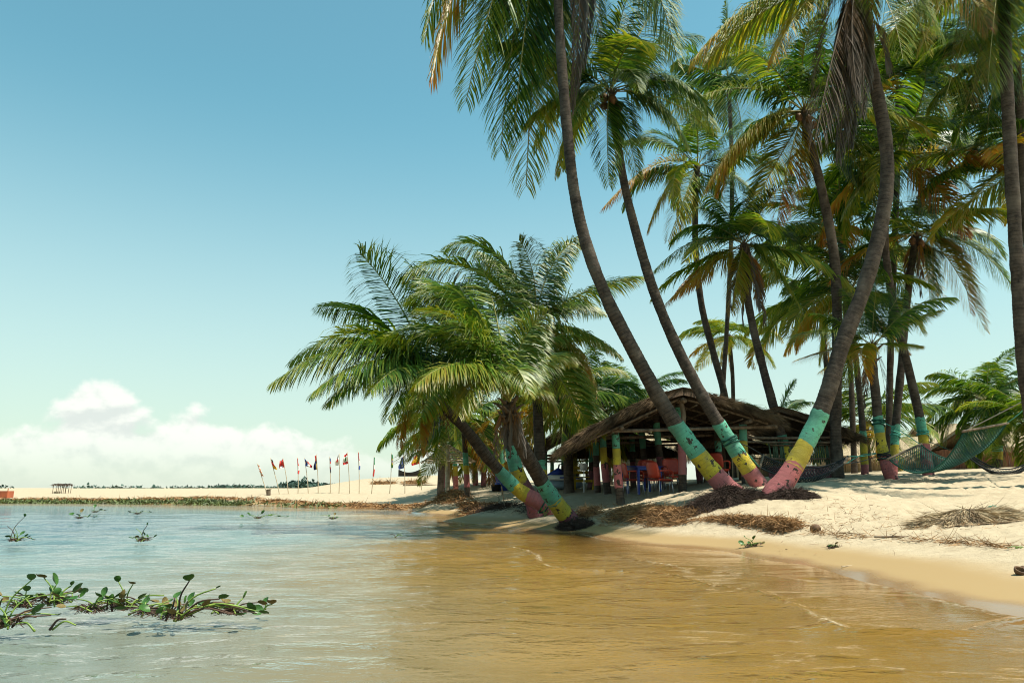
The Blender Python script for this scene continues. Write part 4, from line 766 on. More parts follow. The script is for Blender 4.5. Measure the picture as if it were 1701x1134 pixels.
# ---------------------------------------------------------------- furniture and gear
def rope(name, pts, r, mat, label=None, cat='rope', parent=None, sag=0.0, n=24, org=None):
    P = catmull(np.array(pts, float), n); s = np.linspace(0, 1, n); P[:, 2] -= sag*4*s*(1-s)
    o0 = P[0] if org is None else np.asarray(org); V, Q, T = tube(P - o0, r, 5)
    o = ob(name, V, [Q, T], MAT[mat], parent, o0 if parent is None else (0, 0, 0))
    if label: tag(o, label, cat)
    return o
def make_chair(name, mat, label, cat='chair', group='red plastic chairs under the pavilion'):
    t = thing(name, (0, 0, 0), label, cat, group)
    k = 9; a = np.linspace(-1, 1, k)                              # curved back shell
    def shell(zs, half, depth, th, y0, lean):
        V = []
        for s in (0, 1):
            for i, z in enumerate(zs):
                w = half[i]; y = y0 + lean*(z-zs[0]) + depth*(1-a**2)*1.0 + s*th
                V += [(w*q, yy, z) for q, yy in zip(a, y)]
        V = np.array(V); m = k*len(zs); F = grid_faces(k, len(zs)); per = [i for i in range(k)] + [i*k+k-1 for i in range(1, len(zs))] + [(len(zs)-1)*k+i for i in range(k-2, -1, -1)] + [i*k for i in range(len(zs)-2, 0, -1)]
        return V, [np.concatenate([F, F[:, ::-1]+m, np.array([(per[i], per[i]+m, per[(i+1) % len(per)]+m, per[(i+1) % len(per)]) for i in range(len(per))])])]
    V, F = shell(np.array([0.45, 0.55, 0.66, 0.76, 0.83, 0.86]), [0.215, 0.235, 0.24, 0.235, 0.215, 0.16], 0.05, 0.018, 0.17, 0.22); ob('backrest', V, F, MAT[mat], t)
    xs = np.linspace(-.23, .23, 9); ys = np.linspace(-.24, .22, 8); X, Y = np.meshgrid(xs, ys); Z = 0.43 - 0.025*(1-(X/.23)**2) - 0.03*np.clip((-Y-.12)/.12, 0, 1)**2
    top = np.stack([X, Y, Z], -1).reshape(-1, 3); F = grid_faces(9, 8); m = 72; per = list(range(9)) + [i*9+8 for i in range(1, 8)] + [63+i for i in range(7, -1, -1)] + [i*9 for i in range(6, 0, -1)]
    ob('seat', np.concatenate([top, top-np.array((0, 0, .03))]), [F, F[:, ::-1]+m, np.array([(per[i], per[i]+m, per[(i+1) % len(per)]+m, per[(i+1) % len(per)]) for i in range(len(per))])], MAT[mat], t)
    for s in (-1, 1):
        P = catmull(np.array([(s*.235, .20, .63), (s*.27, .05, .645), (s*.275, -.12, .64), (s*.265, -.21, .60), (s*.245, -.22, .43)]), 12); V, Q, T = tube(P, 0.021, 6); ob('armrest', V*np.array((1, 1, 1)), [Q, T], MAT[mat], t)
        for y in (-.2, .19):
            mb = MB(); mb.tube([(s*.21, y, .42), (s*.235, y*1.22, -.02)], 0.0125, 7); mb.build('leg', MAT['steel'], t, smooth=True)
    return t
def copy_tree(o, loc, rz, label, sc=1.0):
    c = o.copy(); COL.objects.link(c); c.location = Vector([float(q) for q in loc]); c.rotation_euler = (0, 0, rz); c.scale = (sc,)*3; c['label'] = label
    for ch in list(o.children):
        d = ch.copy(); COL.objects.link(d); d.parent = c
    return c
def on(px, Y, dz=0.0):
    x = at(px, 810, Y)[0]; return (x, Y, gnd(x, Y)+dz)
ch0 = make_chair('plastic_chair', 'redplastic', 'sunlit orange red plastic armchair at the front of the pavilion, its back to the left')
ch0.location = on(1097, 19.4); ch0.rotation_euler = (0, 0, 2.05)
for px, Y, rz, lb in ((1121, 20.3, 0.15, 'dark red plastic chair seen from behind, just right of the front orange red chair'), (1074, 21.6, 3.0, 'red plastic chair behind the blue table left of the front chair'), (1052, 20.6, 1.7, 'red plastic chair beside the front left post, left of the blue tables'), (1087, 20.9, 0.4, 'red plastic chair tucked between the blue tables'),
                      (1184, 22.2, 2.7, 'red plastic chair seen between the two leaning trunks, left of two'), (1195, 21.4, 2.5, 'red plastic chair seen between the two leaning trunks, right of two'), (1110, 22.6, 3.4, 'far red plastic chair deep inside the pavilion')):
    copy_tree(ch0, on(px, Y), rz, lb)
def table(name, px, Y, rz, label):
    t = thing(name, on(px, Y), label, 'table', 'blue plastic tables', rz)
    mb = MB(); mb.box((0, 0, .715), (.78, .78, .03)); mb.build('table_top', MAT['blueplastic'], t); mb = MB(); mb.box((0, 0, .665), (.70, .70, .066)); mb.build('apron', MAT['blueplastic'], t)
    for sx in (-1, 1):
        for sy in (-1, 1):
            mb = MB(); mb.box((sx*.33, sy*.33, .31), (.05, .05, .66), taper=1.3); mb.build('leg', MAT['blueplastic'], t)
table('plastic_table', 1070, 20.7, 0.3, 'blue plastic table behind the sunlit front chair')
table('plastic_table', 1047, 21.8, 0.1, 'blue plastic table behind the front left post of the pavilion')
def bench():
    t = thing('wooden_bench', on(968, 26.6), 'yellow painted wooden bench between jet ski and pavilion posts', 'bench', rz=0.1)
    for x in (-.32, .32):
        for y in (-.2, .2):
            mb = MB(); mb.box((x, y, .2 if y < 0 else .38), (.07, .07, .42 if y < 0 else .8)); mb.build('leg', MAT['yellowwood'], t)
    for i in range(3):
        mb = MB(); mb.box((0, -.17+i*.16, .43), (.80, .14, .035)); mb.build('seat_plank', MAT['yellowwood'], t)
    for z in (.60, .76):
        mb = MB(); mb.box((0, .25, z), (.80, .03, .10)); mb.build('back_plank', MAT['yellowwood'], t)
    mb = MB(); mb.box((0, -.245, .30), (.60, .03, .08)); mb.build('rail', MAT['yellowwood'], t)
bench()
def jetski():
    px = 933; Y = 27.5; b = np.array(on(px, Y)); t = thing('jet_ski', b, 'blue and white jet ski parked on the sand left of the pavilion', 'jet ski', rz=0.12)
    def loft(secs, n=14):
        V = []
        for x, hw, zb, zt, p in secs:
            a = np.linspace(0, 2*math.pi, n, endpoint=False); c = np.cos(a); s = np.sin(a)
            V += [(x, hw*np.sign(q)*abs(q)**p, (zb+zt)/2 + (zt-zb)/2*np.sign(w)*abs(w)**p) for q, w in zip(c, s)]
        V = np.array(V); k = len(secs); i = np.arange(k-1)[:, None]*n; j = np.arange(n)[None, :]; Q = np.stack([i+j, i+(j+1) % n, i+n+(j+1) % n, i+n+j], -1).reshape(-1, 4)
        return np.concatenate([V, [[secs[0][0], 0, (secs[0][2]+secs[0][3])/2], [secs[-1][0], 0, (secs[-1][2]+secs[-1][3])/2]]]), Q, np.array([(k*n, (q+1) % n, q) for q in range(n)] + [(k*n+1, (k-1)*n+q, (k-1)*n+(q+1) % n) for q in range(n)])
    for nm, secs, m in (('hull', [(-.62, .30, .10, .32, .6), (-.5, .40, .06, .34, .6), (0, .42, .02, .34, .6), (.35, .36, .06, .36, .6), (.6, .12, .22, .40, .8)], 'greyblue'),
                        ('deck', [(-.64, .34, .33, .46, .5), (-.4, .43, .33, .50, .5), (0, .44, .33, .54, .5), (.38, .36, .34, .55, .6), (.64, .10, .37, .46, .8)], 'white'),
                        ('seat', [(-.55, .13, .48, .58, .8), (-.3, .16, .48, .68, .7), (-.05, .15, .48, .72, .7), (.08, .10, .5, .68, .8)], 'blueplastic'),
                        ('hood', [(-.02, .20, .50, .74, .7), (.12, .24, .50, .80, .7), (.32, .20, .50, .66, .8), (.56, .06, .44, .50, .9)], 'blueplastic')):
        secs = [(-q[0]*1.15, *q[1:]) for q in secs]; V, Q, T = loft(secs); ob(nm, V, [Q, T], MAT[m], t)
    mb = MB(); mb.tube([(-.12, 0, .74), (-.08, 0, .92)], .03, 7); mb.tube([(-.02, -.30, .93), (-.09, 0, .92), (-.02, .30, .93)], .018, 6); mb.build('handlebar', MAT['black'], t, smooth=True)
    for s in (-1, 1):
        mb = MB(); mb.box((.2, s*.445, .44), (.7, .012, .05)); mb.build('side_stripe', MAT['blueplastic'], t)
jetski()
def barrel():
    V, Q = lathe([(0.0, 0), (.27, 0), (.285, .03), (.28, .2), (.30, .22), (.28, .24), (.285, .5), (.30, .52), (.285, .54), (.285, .72), (.27, .74), (.25, .71), (0, .70)], 20)
    x = on(833, 30); t = thing('barrel', x, 'blue plastic barrel standing on the sand beyond the leaning palms', 'barrel'); ob('body', V*np.array((1, 1, .95)), [Q], MAT['blueplastic'], t)
    V, Q = lathe([(0.001, .66), (.24, .66), (.25, .68), (.001, .685)], 16); ob('lid', V, [Q], MAT['blueplastic'], t)
    V, Q = lathe([(0.001, 0), (.15, 0), (.20, .24), (.215, .25), (.19, .245), (.14, .03), (.001, .03)], 16); p = on(823.5, 29.6); t = thing('bucket', p, 'small black bucket on the sand beside the blue barrel', 'bucket'); ob('body', V, [Q], MAT['black'], t)
    P = np.array([(-.2, 0, .24), (-.15, 0.03, .33), (0, .05, .37), (.15, .03, .33), (.2, 0, .24)]); V, Q, T = tube(catmull(P, 12), .006, 5); ob('handle', V, [Q, T], MAT['steel'], t)
    # white lamp shade on a stick
    p = on(970, 25.6); t = thing('standing_lamp', p, 'white boxy lamp on a thin stick in front of the yellow bench', 'lamp'); mb = MB(); mb.tube([(0, 0, -.1), (0.01, 0, .75)], .016, 6); mb.build('stick', MAT['white'], t)
    V, Q = lathe([(0.001, .70), (.11, .72), (.15, .92), (.14, .94), (.001, .94)], 10); ob('shade', V, [Q], MAT['white'], t)
    p = on(817, 33); t = thing('water_stand', p, 'white cup on a short post left of the blue barrel', 'stand'); mb = MB(); mb.tube([(0, 0, -.1), (0, 0, .55)], .06, 8); mb.build('post', MAT['palewood'], t); V, Q = lathe([(0.001, .55), (.10, .55), (.12, .75), (.001, .75)], 12); ob('cup', V, [Q], MAT['white'], t)
barrel()

# ---------------------------------------------------------------- hammocks
def net_hammock(label, a0, a1, b0, b1, sag, mat, nl=26, nw=16, r=0.008, bars=True, ropes=(), belly=0.10):
    """a0-a1 one spreader bar, b0-b1 the other; the net hangs between"""
    a0, a1, b0, b1 = (np.array(q, float) for q in (a0, a1, b0, b1)); org = (a0+a1)/2
    t = thing('hammock', org, label, 'hammock', 'net hammocks slung between palms')
    def S(u, v):
        u = np.asarray(u, float)[..., None]; v = np.asarray(v, float)[..., None]
        p = (a0*(1-v)+a1*v)*(1-u) + (b0*(1-v)+b1*v)*u; h = 4*u*(1-u); p = p.copy()
        p[..., 2] -= (h*sag)[..., 0] + (belly*h*4*v*(1-v))[..., 0]; return p
    mb = MB()
    for d in (1, -1):
        for k in range(-nw, nl+nw, 1):
            m = 2*nw; w = np.linspace(0, 1, m); u = (k + (w if d > 0 else 1-w)*nw*0.55)/nl; ok = (u >= 0) & (u <= 1)
            if ok.sum() < 3: continue
            P = S(u[ok], w[ok]) - org; mb.tube(P[::2] if len(P) > 8 else P, r, 3, False)
    tag(mb.build('net', MAT[mat], t), kind='stuff')
    for v in (0.0, 1.0):
        P = S(np.linspace(0, 1, 24), np.full(24, v)) - org; V, Q, T = tube(P, 0.02, 6); ob('edge_rope', V, [Q, T], MAT[mat], t)
    if bars:
        for p, q in ((a0, a1), (b0, b1)): V, Q, T = tube(np.array([p + (p-q)*.04, (p+q)/2, q + (q-p)*.04]) - org, 0.030, 7); ob('spreader_bar', V, [Q, T], MAT['wood'], t)
    for pts, m in ropes: rope('rope', pts, 0.012, m, parent=t, org=org)
    return t
net_hammock('dark green net hammock with wooden spreader bars at the right', at(1476, 762, 18.6), at(1529, 738, 19.6), at(1602, 716, 17.6), at(1672, 703, 18.6), 0.62, 'net', 46, 28, 0.0085, ropes=[
    ([at(1529, 738, 19.6), at(1495, 715, 19.8), at(1464, 700, 20)], 'rope'), ([at(1476, 762, 18.6), at(1466, 761, 19.4), at(1458, 757, 20)], 'net'), ([at(1602, 716, 17.6), at(1650, 692, 17), at(1712, 660, 16.1)], 'greyrope'), ([at(1672, 703, 18.6), at(1695, 685, 17), at(1714, 662, 16.1)], 'rope'), ([at(1455, 752, 20), at(1430, 756, 20), at(1405, 770, 18.6)], 'rope')])
net_hammock('dark drooping net hammock behind the pale leaning trunk', at(1262, 776, 17.2), at(1268, 756, 18.0), at(1402, 770, 18.4), at(1408, 758, 19.2), 0.30, 'darknet', 26, 14, 0.010, bars=True, belly=.2, ropes=[
    ([at(1262, 776, 17.2), at(1245, 757, 17), at(1228, 742, 16.8)], 'rope'), ([at(1268, 756, 18.0), at(1240, 740, 17.4), at(1215, 733, 16.9)], 'darknet'), ([at(1402, 770, 18.4), at(1430, 766, 19.2), at(1456, 758, 20)], 'darknet'), ([at(1408, 758, 19.2), at(1435, 757, 19.6), at(1456, 753, 20)], 'rope')])
net_hammock('brown net hammock hanging low at the right edge before the red hut', at(1601, 752, 21), at(1604, 746, 21.6), at(1735, 742, 20), at(1738, 738, 20.8), 0.62, 'darknet', 26, 14, 0.010, bars=False, belly=.15, ropes=[([at(1601, 752, 21), at(1580, 748, 21.6), at(1536, 730, 22)], 'net')])
def knot(start, py, turns, mat, label, dr=0.022):
    """rope wound round a trunk, square to the trunk's axis"""
    th, base, Q3, rad, pyy = next(v for k, v in PALMS.items() if k.startswith(start)); i = int(np.argmin(np.abs(pyy-py))); T, S, N = frames(Q3)
    a = np.linspace(0, turns*2*math.pi, turns*18); w = np.sin(a*0.37+1)*0.05; al = (a/(2*math.pi) - turns/2)*0.038; rr = rad[i]*1.03 + dr
    P = T[i][None, :]*(al + w*np.cos(a))[:, None] + rr*(np.cos(a)[:, None]*S[i] + np.sin(a)[:, None]*N[i])
    V, Q, Tt = tube(P, 0.017, 5); tag(ob('rope_coil', V, [Q, Tt], MAT[mat], None, Q3[i]), label, 'rope')
knot('slender painted', 733, 4, 'net', 'dark green rope wound round the slender leaning trunk')
knot('palm with a curved', 702, 4, 'net', 'dark rope wound high round the hammock palm'); knot('palm with a curved', 757, 5, 'darknet', 'dark blue rope wound low round the hammock palm')
knot('left foot of', 724, 3, 'rope', 'green rope tied round the left palm of the crossing pair'); knot('right foot of', 722, 4, 'rope', 'green rope tied round the right palm of the crossing pair')
knot('low palm leaning far', 838, 2, 'net', 'green rope round the pink foot of the far leaning palm')
p = at(833, 808, 17.5); q = hit(838, 846)
rope('rope', [p, p*.5+q*.5+np.array((.01, 0, 0)), q+np.array((0, 0, .12)), q+np.array((.05, 0, .02))], 0.014, 'greyrope', 'grey rope hanging from the far leaning palm down to the sand')
rope('rope', [at(1253, 813, 16.4), hit(1262, 818)+np.array((0, 0, .02)), hit(1275, 815)+np.array((0, 0, .03)), hit(1283, 811)+np.array((0, 0, .03))], 0.02, 'rope', 'piece of green rope lying on sand between the two leaning trunk feet')

# ---------------------------------------------------------------- flags
def flag(i, tx, ty, bx, by, pat, dx, h, label, limp=0.0):
    Y = 45.0; b = at(bx, by, Y); b[2] = gnd(b[0], Y) - .0; T = at(tx, ty, Y); t = thing('flag_pole', b, label, 'flag', 'row of flags on thin poles along the far beach')
    P = catmull(np.array([b-(T-b)*.08, b*.6+T*.4+np.array((.03, 0, 0)), T]), 12); V, Q, Tt = tube(P-b, np.linspace(.028, .016, 12), 6); ob('pole', V, [Q, Tt], MAT['palewood'], t)
    nu, nv = 10, 14; u = np.linspace(0, 1, nu)[None, :]; v = np.linspace(0, 1, nv)[:, None]; d = (b-T)/np.linalg.norm(b-T)
    wpx = Y/FPX; X0 = T + d*0.06; hh = h*wpx; ww = dx*wpx; rng = np.random.default_rng(i)
    x = ww*u*(0.55+.45*v)*(1-.1*np.sin(v*7)); z = -0.45*abs(ww)*u**1.3*(1 - .4*v) - limp*0.10*u*v; y = 0.10*np.sin(u*9+v*3+i)*u + 0.04*np.sin(v*8+i)
    G = X0[None, None, :] + d[None, None, :]*(v*hh)[..., None] + np.stack([x+0*v, y, z+0*v], -1)
    cols = []; mi = []
    for r in range(nv-1):
        for c in range(nu-1):
            k = pat((c+.5)/(nu-1), (r+.5)/(nv-1))
            if k not in cols: cols.append(k)
            mi.append(cols.index(k))
    ob('cloth', G.reshape(-1, 3)-b, [grid_faces(nu, nv)], [FL[k] for k in cols], t, mi=mi)
hs = lambda *c: (lambda u, v: c[min(int(v*len(c)), len(c)-1)]); vst = lambda *c: (lambda u, v: c[min(int(u*len(c)), len(c)-1)])
stars = lambda u, v: 'blue' if u < .45 and v < .5 else ('orange' if int(v*7) % 2 == 0 else 'white')
leafp = lambda u, v: ('red' if u < .28 or u > .72 or (abs(u-.5) < .12 and abs(v-.5) < .25) else 'white')
brz = lambda u, v: 'blue' if (u-.5)**2+(v-.5)**2 < .05 else 'gold' if abs(u-.5)+abs(v-.5) < .4 else 'green'
oz = lambda u, v: ('red' if (u+v*1.2 < .35) else 'white' if (abs(u-.6) < .1 and abs(v-.55) < .1) or (abs(u-.3) < .07 and abs(v-.8) < .08) else 'blue')
leb = lambda u, v: 'red' if v < .25 or v > .75 else ('green' if abs(u-.5) < .2 and abs(v-.5) < .16 else 'white')
nav = lambda u, v: 'red' if v < .35 else ('gold' if u < .25 and v > .5 else 'navy')
jpn = lambda u, v: 'red' if (u-.5)**2+(v-.5)**2 < .06 else 'white'
for i, a in enumerate(((427, 769, 443, 821, stars, 5, 20, 'faded orange striped flag, leftmost in the row of flags'), (449, 760, 464, 820, hs('black', 'red', 'gold'), 7, 17, 'black, red and gold striped flag on a leaning pole'), (470, 760, 479, 820, leafp, -9, 14, 'red and white flag with upright red bands, third from the left'), (494, 759, 495, 820, hs('red', 'red', 'white', 'red'), 2.5, 25, 'limp red flag, fourth pole from the left'),
                       (506, 760, 512, 820, vst('blue', 'white', 'red'), 12, 12, 'blue, white and red flag spread to the right of its pole'), (525.5, 754, 528.5, 820, nav, -5, 23, 'dark navy flag with a red upper part'), (547.5, 758, 548.5, 820, hs('blue', 'red', 'white', 'red', 'blue'), 2.5, 24, 'limp red and blue flag, seventh pole from the left'), (563.5, 753, 563, 820, jpn, -7, 17, 'white flag with a faint red disc'),
                       (577, 750, 580.5, 820, leb, -9, 18, 'red and white flag with a green mark in its middle'), (595, 749, 596.5, 820, hs('red', 'red', 'white', 'blue'), 2.5, 28, 'limp red, white and blue flag on the tallest pole'), (621.5, 757, 617, 820, hs('green', 'green', 'white', 'red', 'red'), 2.5, 31, 'limp green, white and red flag on a pole standing apart'), (650.5, 752, 647, 820, brz, 4, 22, 'green flag with a yellow diamond and blue disc'),
                       (670.5, 756, 672.5, 820, oz, -9, 19, 'dark blue flag with white stars and a red corner'), (695, 751, 700.5, 819, hs('red', 'gold', 'gold', 'red'), -13, 17, 'bright yellow flag with red edges, rightmost of the row'))):
    flag(i, *a)

# ---------------------------------------------------------------- strand line, debris, plants
def weed_strip(name, label, P, width, n, ln, w, mat, seed, height=0.06, kind='stuff', cat='debris', flat=0.25, dens=None, sag=0.15):
    """tangle of strands along a ground polyline P (k,2)"""
    rng = np.random.default_rng(seed); P = np.asarray(P, float)[:, :2]; s = np.r_[0, np.cumsum(np.linalg.norm(np.diff(P, axis=0), axis=1))]; u = rng.random(n*2)*s[-1]
    x = np.interp(u, s, P[:, 0]); y = np.interp(u, s, P[:, 1]); wf = width*(0.45+.8*vnoise(u*0.9, u*0, seed)); k = np.where(vnoise(u*1.7, u*0+5, seed+2) + rng.random(n*2)*.5 > 0.52)[0][:n]
    x, y, wf, u = x[k], y[k], wf[k], u[k]; m = len(k); off = np.clip(rng.normal(0, .42, m), -1, 1); T = np.gradient(P, axis=0); nx = -np.interp(u, s, T[:, 1]/np.linalg.norm(T, axis=1)); ny = np.interp(u, s, T[:, 0]/np.linalg.norm(T, axis=1))
    x = x + nx*off*wf; y = y + ny*off*wf; z = gz(x, y) + 0.012 + height*rng.random(m)*(1-off**2)*(0.4+1.0*vnoise(u*1.3, u*0, seed+9))
    d = rng.normal(0, 1, (m, 3)); d[:, 2] = rng.normal(0.05, flat, m)
    V, Q, Tt = strands(np.stack([x, y, z], 1), d, rng.uniform(.4, 1.1, m)*ln, rng.uniform(.6, 1.3, m)*w, rng, 0.5, sag); o0 = V.mean(0)
    V[:, 2] = np.maximum(V[:, 2], gz(V[:, 0], V[:, 1]) + 0.006)
    return tag(ob(name, V-o0, [Q, Tt], MAT[mat], None, o0), label, cat, kind=kind)
far = np.array([p for p in SHORE if p[1] > 17 and p[0] < 0.9])
dirv = np.gradient(far, axis=0); nrm = np.stack([dirv[:, 1], -dirv[:, 0]], 1); nrm /= np.linalg.norm(nrm, axis=1)[:, None]
inl = far + nrm*np.clip((far[:, 1:2]-16)*0.07, 0.5, 2.2)
weed_strip('dry_seaweed', 'strip of brown dry seaweed along the far shore below the flags', inl[1:8], 0.9, 12000, 0.30, 0.03, 'weed', 1, 0.14, flat=.12)
weed_strip('green_plants', 'green floating plants lining the far left shore', (far + nrm*0.2)[4:8], 1.1, 9000, 0.24, 0.06, 'bank', 2, 0.12, flat=1.2, cat='plants')
weed_strip('green_plants', 'thin scatter of green plants on the far shore left of the flags', (far + nrm*0.6)[3:7], 1.0, 500, 0.35, 0.07, 'bank', 22, 0.12, flat=1.2, cat='plants')
weed_strip('dry_seaweed', 'patch of dry brown weed on the dune below the blue starred flag', [at(q, 810, 56)[:2] for q in (620, 650, 680, 705)], 1.6, 1500, .5, .04, 'weed', 3, .1)
weed_strip('dead_leaves', 'dark tangle of roots and leaves under the far leaning palm', [hit(q, r) for q, r in ((785, 845), (830, 846), (880, 848), (905, 853))], .55, 2600, .30, .012, 'roots', 4, .10)
weed_strip('dry_seaweed', 'thick strip of dry brown weed from the water edge palm to the root mound', [hit(q, r) for q, r in ((965, 858), (1010, 858), (1060, 861), (1110, 862), (1150, 860))], .42, 6500, .20, .010, 'weed', 5, .20)
weed_strip('dry_seaweed', 'line of dry weed below the dark root mound', [hit(q, r) for q, r in ((1080, 872), (1130, 871), (1180, 866), (1230, 868))], .22, 2200, .18, .009, 'weed', 6, .08)
weed_strip('dry_seaweed', 'heap of reddish dry weed left of the coconut', [hit(q, r) for q, r in ((1205, 868), (1240, 872), (1280, 876), (1325, 884))], .30, 3600, .16, .010, 'weed', 7, .14)
weed_strip('twigs', 'scattered twigs and dry stalks on the right of the beach', [hit(q, r) for q, r in ((1345, 886), (1400, 892), (1460, 894), (1540, 899), (1620, 905), (1690, 912))], .20, 420, .22, .008, 'weed', 8, .02, sag=0)
weed_strip('twigs', 'sparse leaf litter scattered over the dry sand at the right', [hit(q, r) for q, r in ((1330, 850), (1420, 858), (1500, 862), (1600, 880), (1700, 890))], 2.2, 700, .12, .007, 'weed', 18, .01, sag=0)
weed_strip('twigs', 'thin line of weed along the bay shore right of the flags', [hit(q, r) for q, r in ((700, 838), (740, 836), (780, 838), (820, 838))], .5, 1600, .25, .014, 'weed', 19, .05)
def heap(name, label, c, rx, ry, h, n, ln, w, mat, seed, radial=True, up=.25, rot=0.0, cat='heap', mat2=None):
    """mound with strands combed down its sides: a solid core under the fibres"""
    rng = np.random.default_rng(seed); k1, k2 = 12, 28; a = np.linspace(0, 2*math.pi, k2, endpoint=False); rr = np.linspace(0, 1, k1); c = np.asarray(c, float); cr, sr = math.cos(rot), math.sin(rot)
    def surf(r, a):
        x = rx*r*np.cos(a); y = ry*r*np.sin(a); X = c[0]+x*cr-y*sr; Y = c[1]+x*sr+y*cr; return np.stack([X, Y, gz(X, Y) - 0.03 + h*(1-r**2)**1.0*(0.8+.5*vnoise(X*3, Y*3, seed))], -1)
    A, Rr = np.meshgrid(a, rr); V = surf(Rr, A).reshape(-1, 3); i = np.arange(k1-1)[:, None]*k2; j = np.arange(k2)[None, :]; Q = np.stack([i+j, i+(j+1) % k2, i+k2+(j+1) % k2, i+k2+j], -1).reshape(-1, 4)
    t = thing(name, (c[0], c[1], gnd(c[0], c[1])), label, cat); org = np.array(t.location); ob('core', V-org, [Q], MAT[mat2 or mat], t)
    a = rng.uniform(0, 2*math.pi, n); r = np.sqrt(rng.random(n))*.97; p = surf(r, a); q = surf(np.minimum(r+.15, 1.0), a); d = (q-p) if radial else rng.normal(0, 1, (n, 3)); d = d/(np.linalg.norm(d, axis=1)[:, None]+1e-6)
    d += rng.normal(0, .35 if mat != 'roots' else .75, (n, 3))*np.array((1, 1, .35 if mat != 'roots' else .7)); d[:, 2] += up*rng.random(n); p[:, 2] += .02
    V, Q, T = strands(p, d, rng.uniform(.4, 1.2, n)*ln, rng.uniform(.6, 1.3, n)*w, rng, .4, .2); V[:, 2] = np.maximum(V[:, 2], gz(V[:, 0], V[:, 1])+.004)
    tag(ob('fibres', V-org, [Q, T], MAT[mat], t), kind='stuff')
heap('root_mound', 'dark shaggy root mound at the foot of the left tall leaning palm', at(1198, 846, 13.95), .88, .42, .27, 8000, .19, .008, 'roots', 1)
heap('root_mound', 'low dark root mound at the foot of the pale right leaning palm', at(1318, 828, 13.65), .46, .30, .13, 3600, .16, .008, 'roots', 2)
heap('root_mound', 'dark fibre around the foot of the palm at the water edge', at(955, 862, 16.2), .40, .35, .11, 2200, .14, .008, 'roots', 3)
pc = hit(1622, 868); heap('dry_leaf_heap', 'long heap of pale dry palm leaves on the sand at the right', pc+np.array((0.05, .25, 0)), 1.0, .42, .17, 5200, .30, .010, 'drystraw', 4, up=.04, rot=.10, mat2='weed')
pg = hit(1655, 852); V, Q, T = strands(np.tile(pg+np.array((0, .05, .10)), (30, 1)), np.random.default_rng(3).normal(0, 1, (30, 3))*np.array((1, 1, .4)), .09, .02, np.random.default_rng(4)); tag(ob('net_scrap', V-pg, [Q, T], MAT['rope'], None, pg), 'scrap of green netting on top of the dry leaf heap', 'netting')
# coconut, husks, log
pn = hit(1355, 884); o = link('coconut', NUT.copy(), None, pn+np.array((0, 0, .05)), (1.3, .2, .5), (.68, .68, .58)); tag(o, 'brown coconut lying on wet sand right of the dry weed heap', 'coconut')
ph = hit(1693, 955); th = thing('coconut_husk', ph, 'broken reddish coconut husk on wet sand at the right edge', 'husk')
a = np.linspace(0, math.pi*.55, 6)
for k, (dx, rz) in enumerate(((0, .2), (.07, 1.9))):
    V, Q = lathe(np.stack([.09*np.sin(a)+1e-3, -.09*np.cos(a)+.085], 1), 12); V2, _ = lathe(np.stack([.075*np.sin(a)+1e-3, -.075*np.cos(a)+.088], 1), 12); m = len(V)
    rim = np.array([(60+j, 60+(j+1) % 12, m+60+(j+1) % 12, m+60+j) for j in range(12)]); o = ob('shell', np.concatenate([V, V2]), [np.concatenate([Q, Q[:, ::-1]+m, rim])], MAT['coconut'], th, (dx, .02*k, 0)); o.rotation_euler = (.5, .9*k, rz); o.scale = (.62,)*3
def log(px, py, ln, r, rz, label, mat='wood', name='log', bend=.05):
    c = hit(px, py); P = np.array([(-ln/2, 0, r*.8), (-ln*.1, bend, r), (ln*.2, -bend*.5, r), (ln/2, 0, r*.7)]); cs, sn = math.cos(rz), math.sin(rz); P = np.stack([P[:, 0]*cs-P[:, 1]*sn, P[:, 0]*sn+P[:, 1]*cs, P[:, 2]], 1)
    V, Q, T = tube(catmull(P, 12), np.linspace(r, r*.7, 12), 8); tag(ob(name, V, [Q, T], MAT[mat], None, c), label, 'log')
log(1262, 803, .62, .085, .05, 'short weathered log lying behind the foot of the slender leaning palm', 'palewood'); log(1560, 858, .5, .012, .2, 'thin dry stick on the sand above the pale leaf heap', name='stick'); log(1415, 940, .34, .006, .5, 'thin pale reed stalk at the edge of the wet sand', 'palewood', 'reed_stalk', .01)
log(1490, 893, .55, .014, -.1, 'curved dry twig on the sand left of the leaf heap', name='stick', bend=.06); log(700, 806, 2.6, .05, .2, 'dead branch lying on the sand at the foot of the rightmost flags', name='branch', bend=.2)

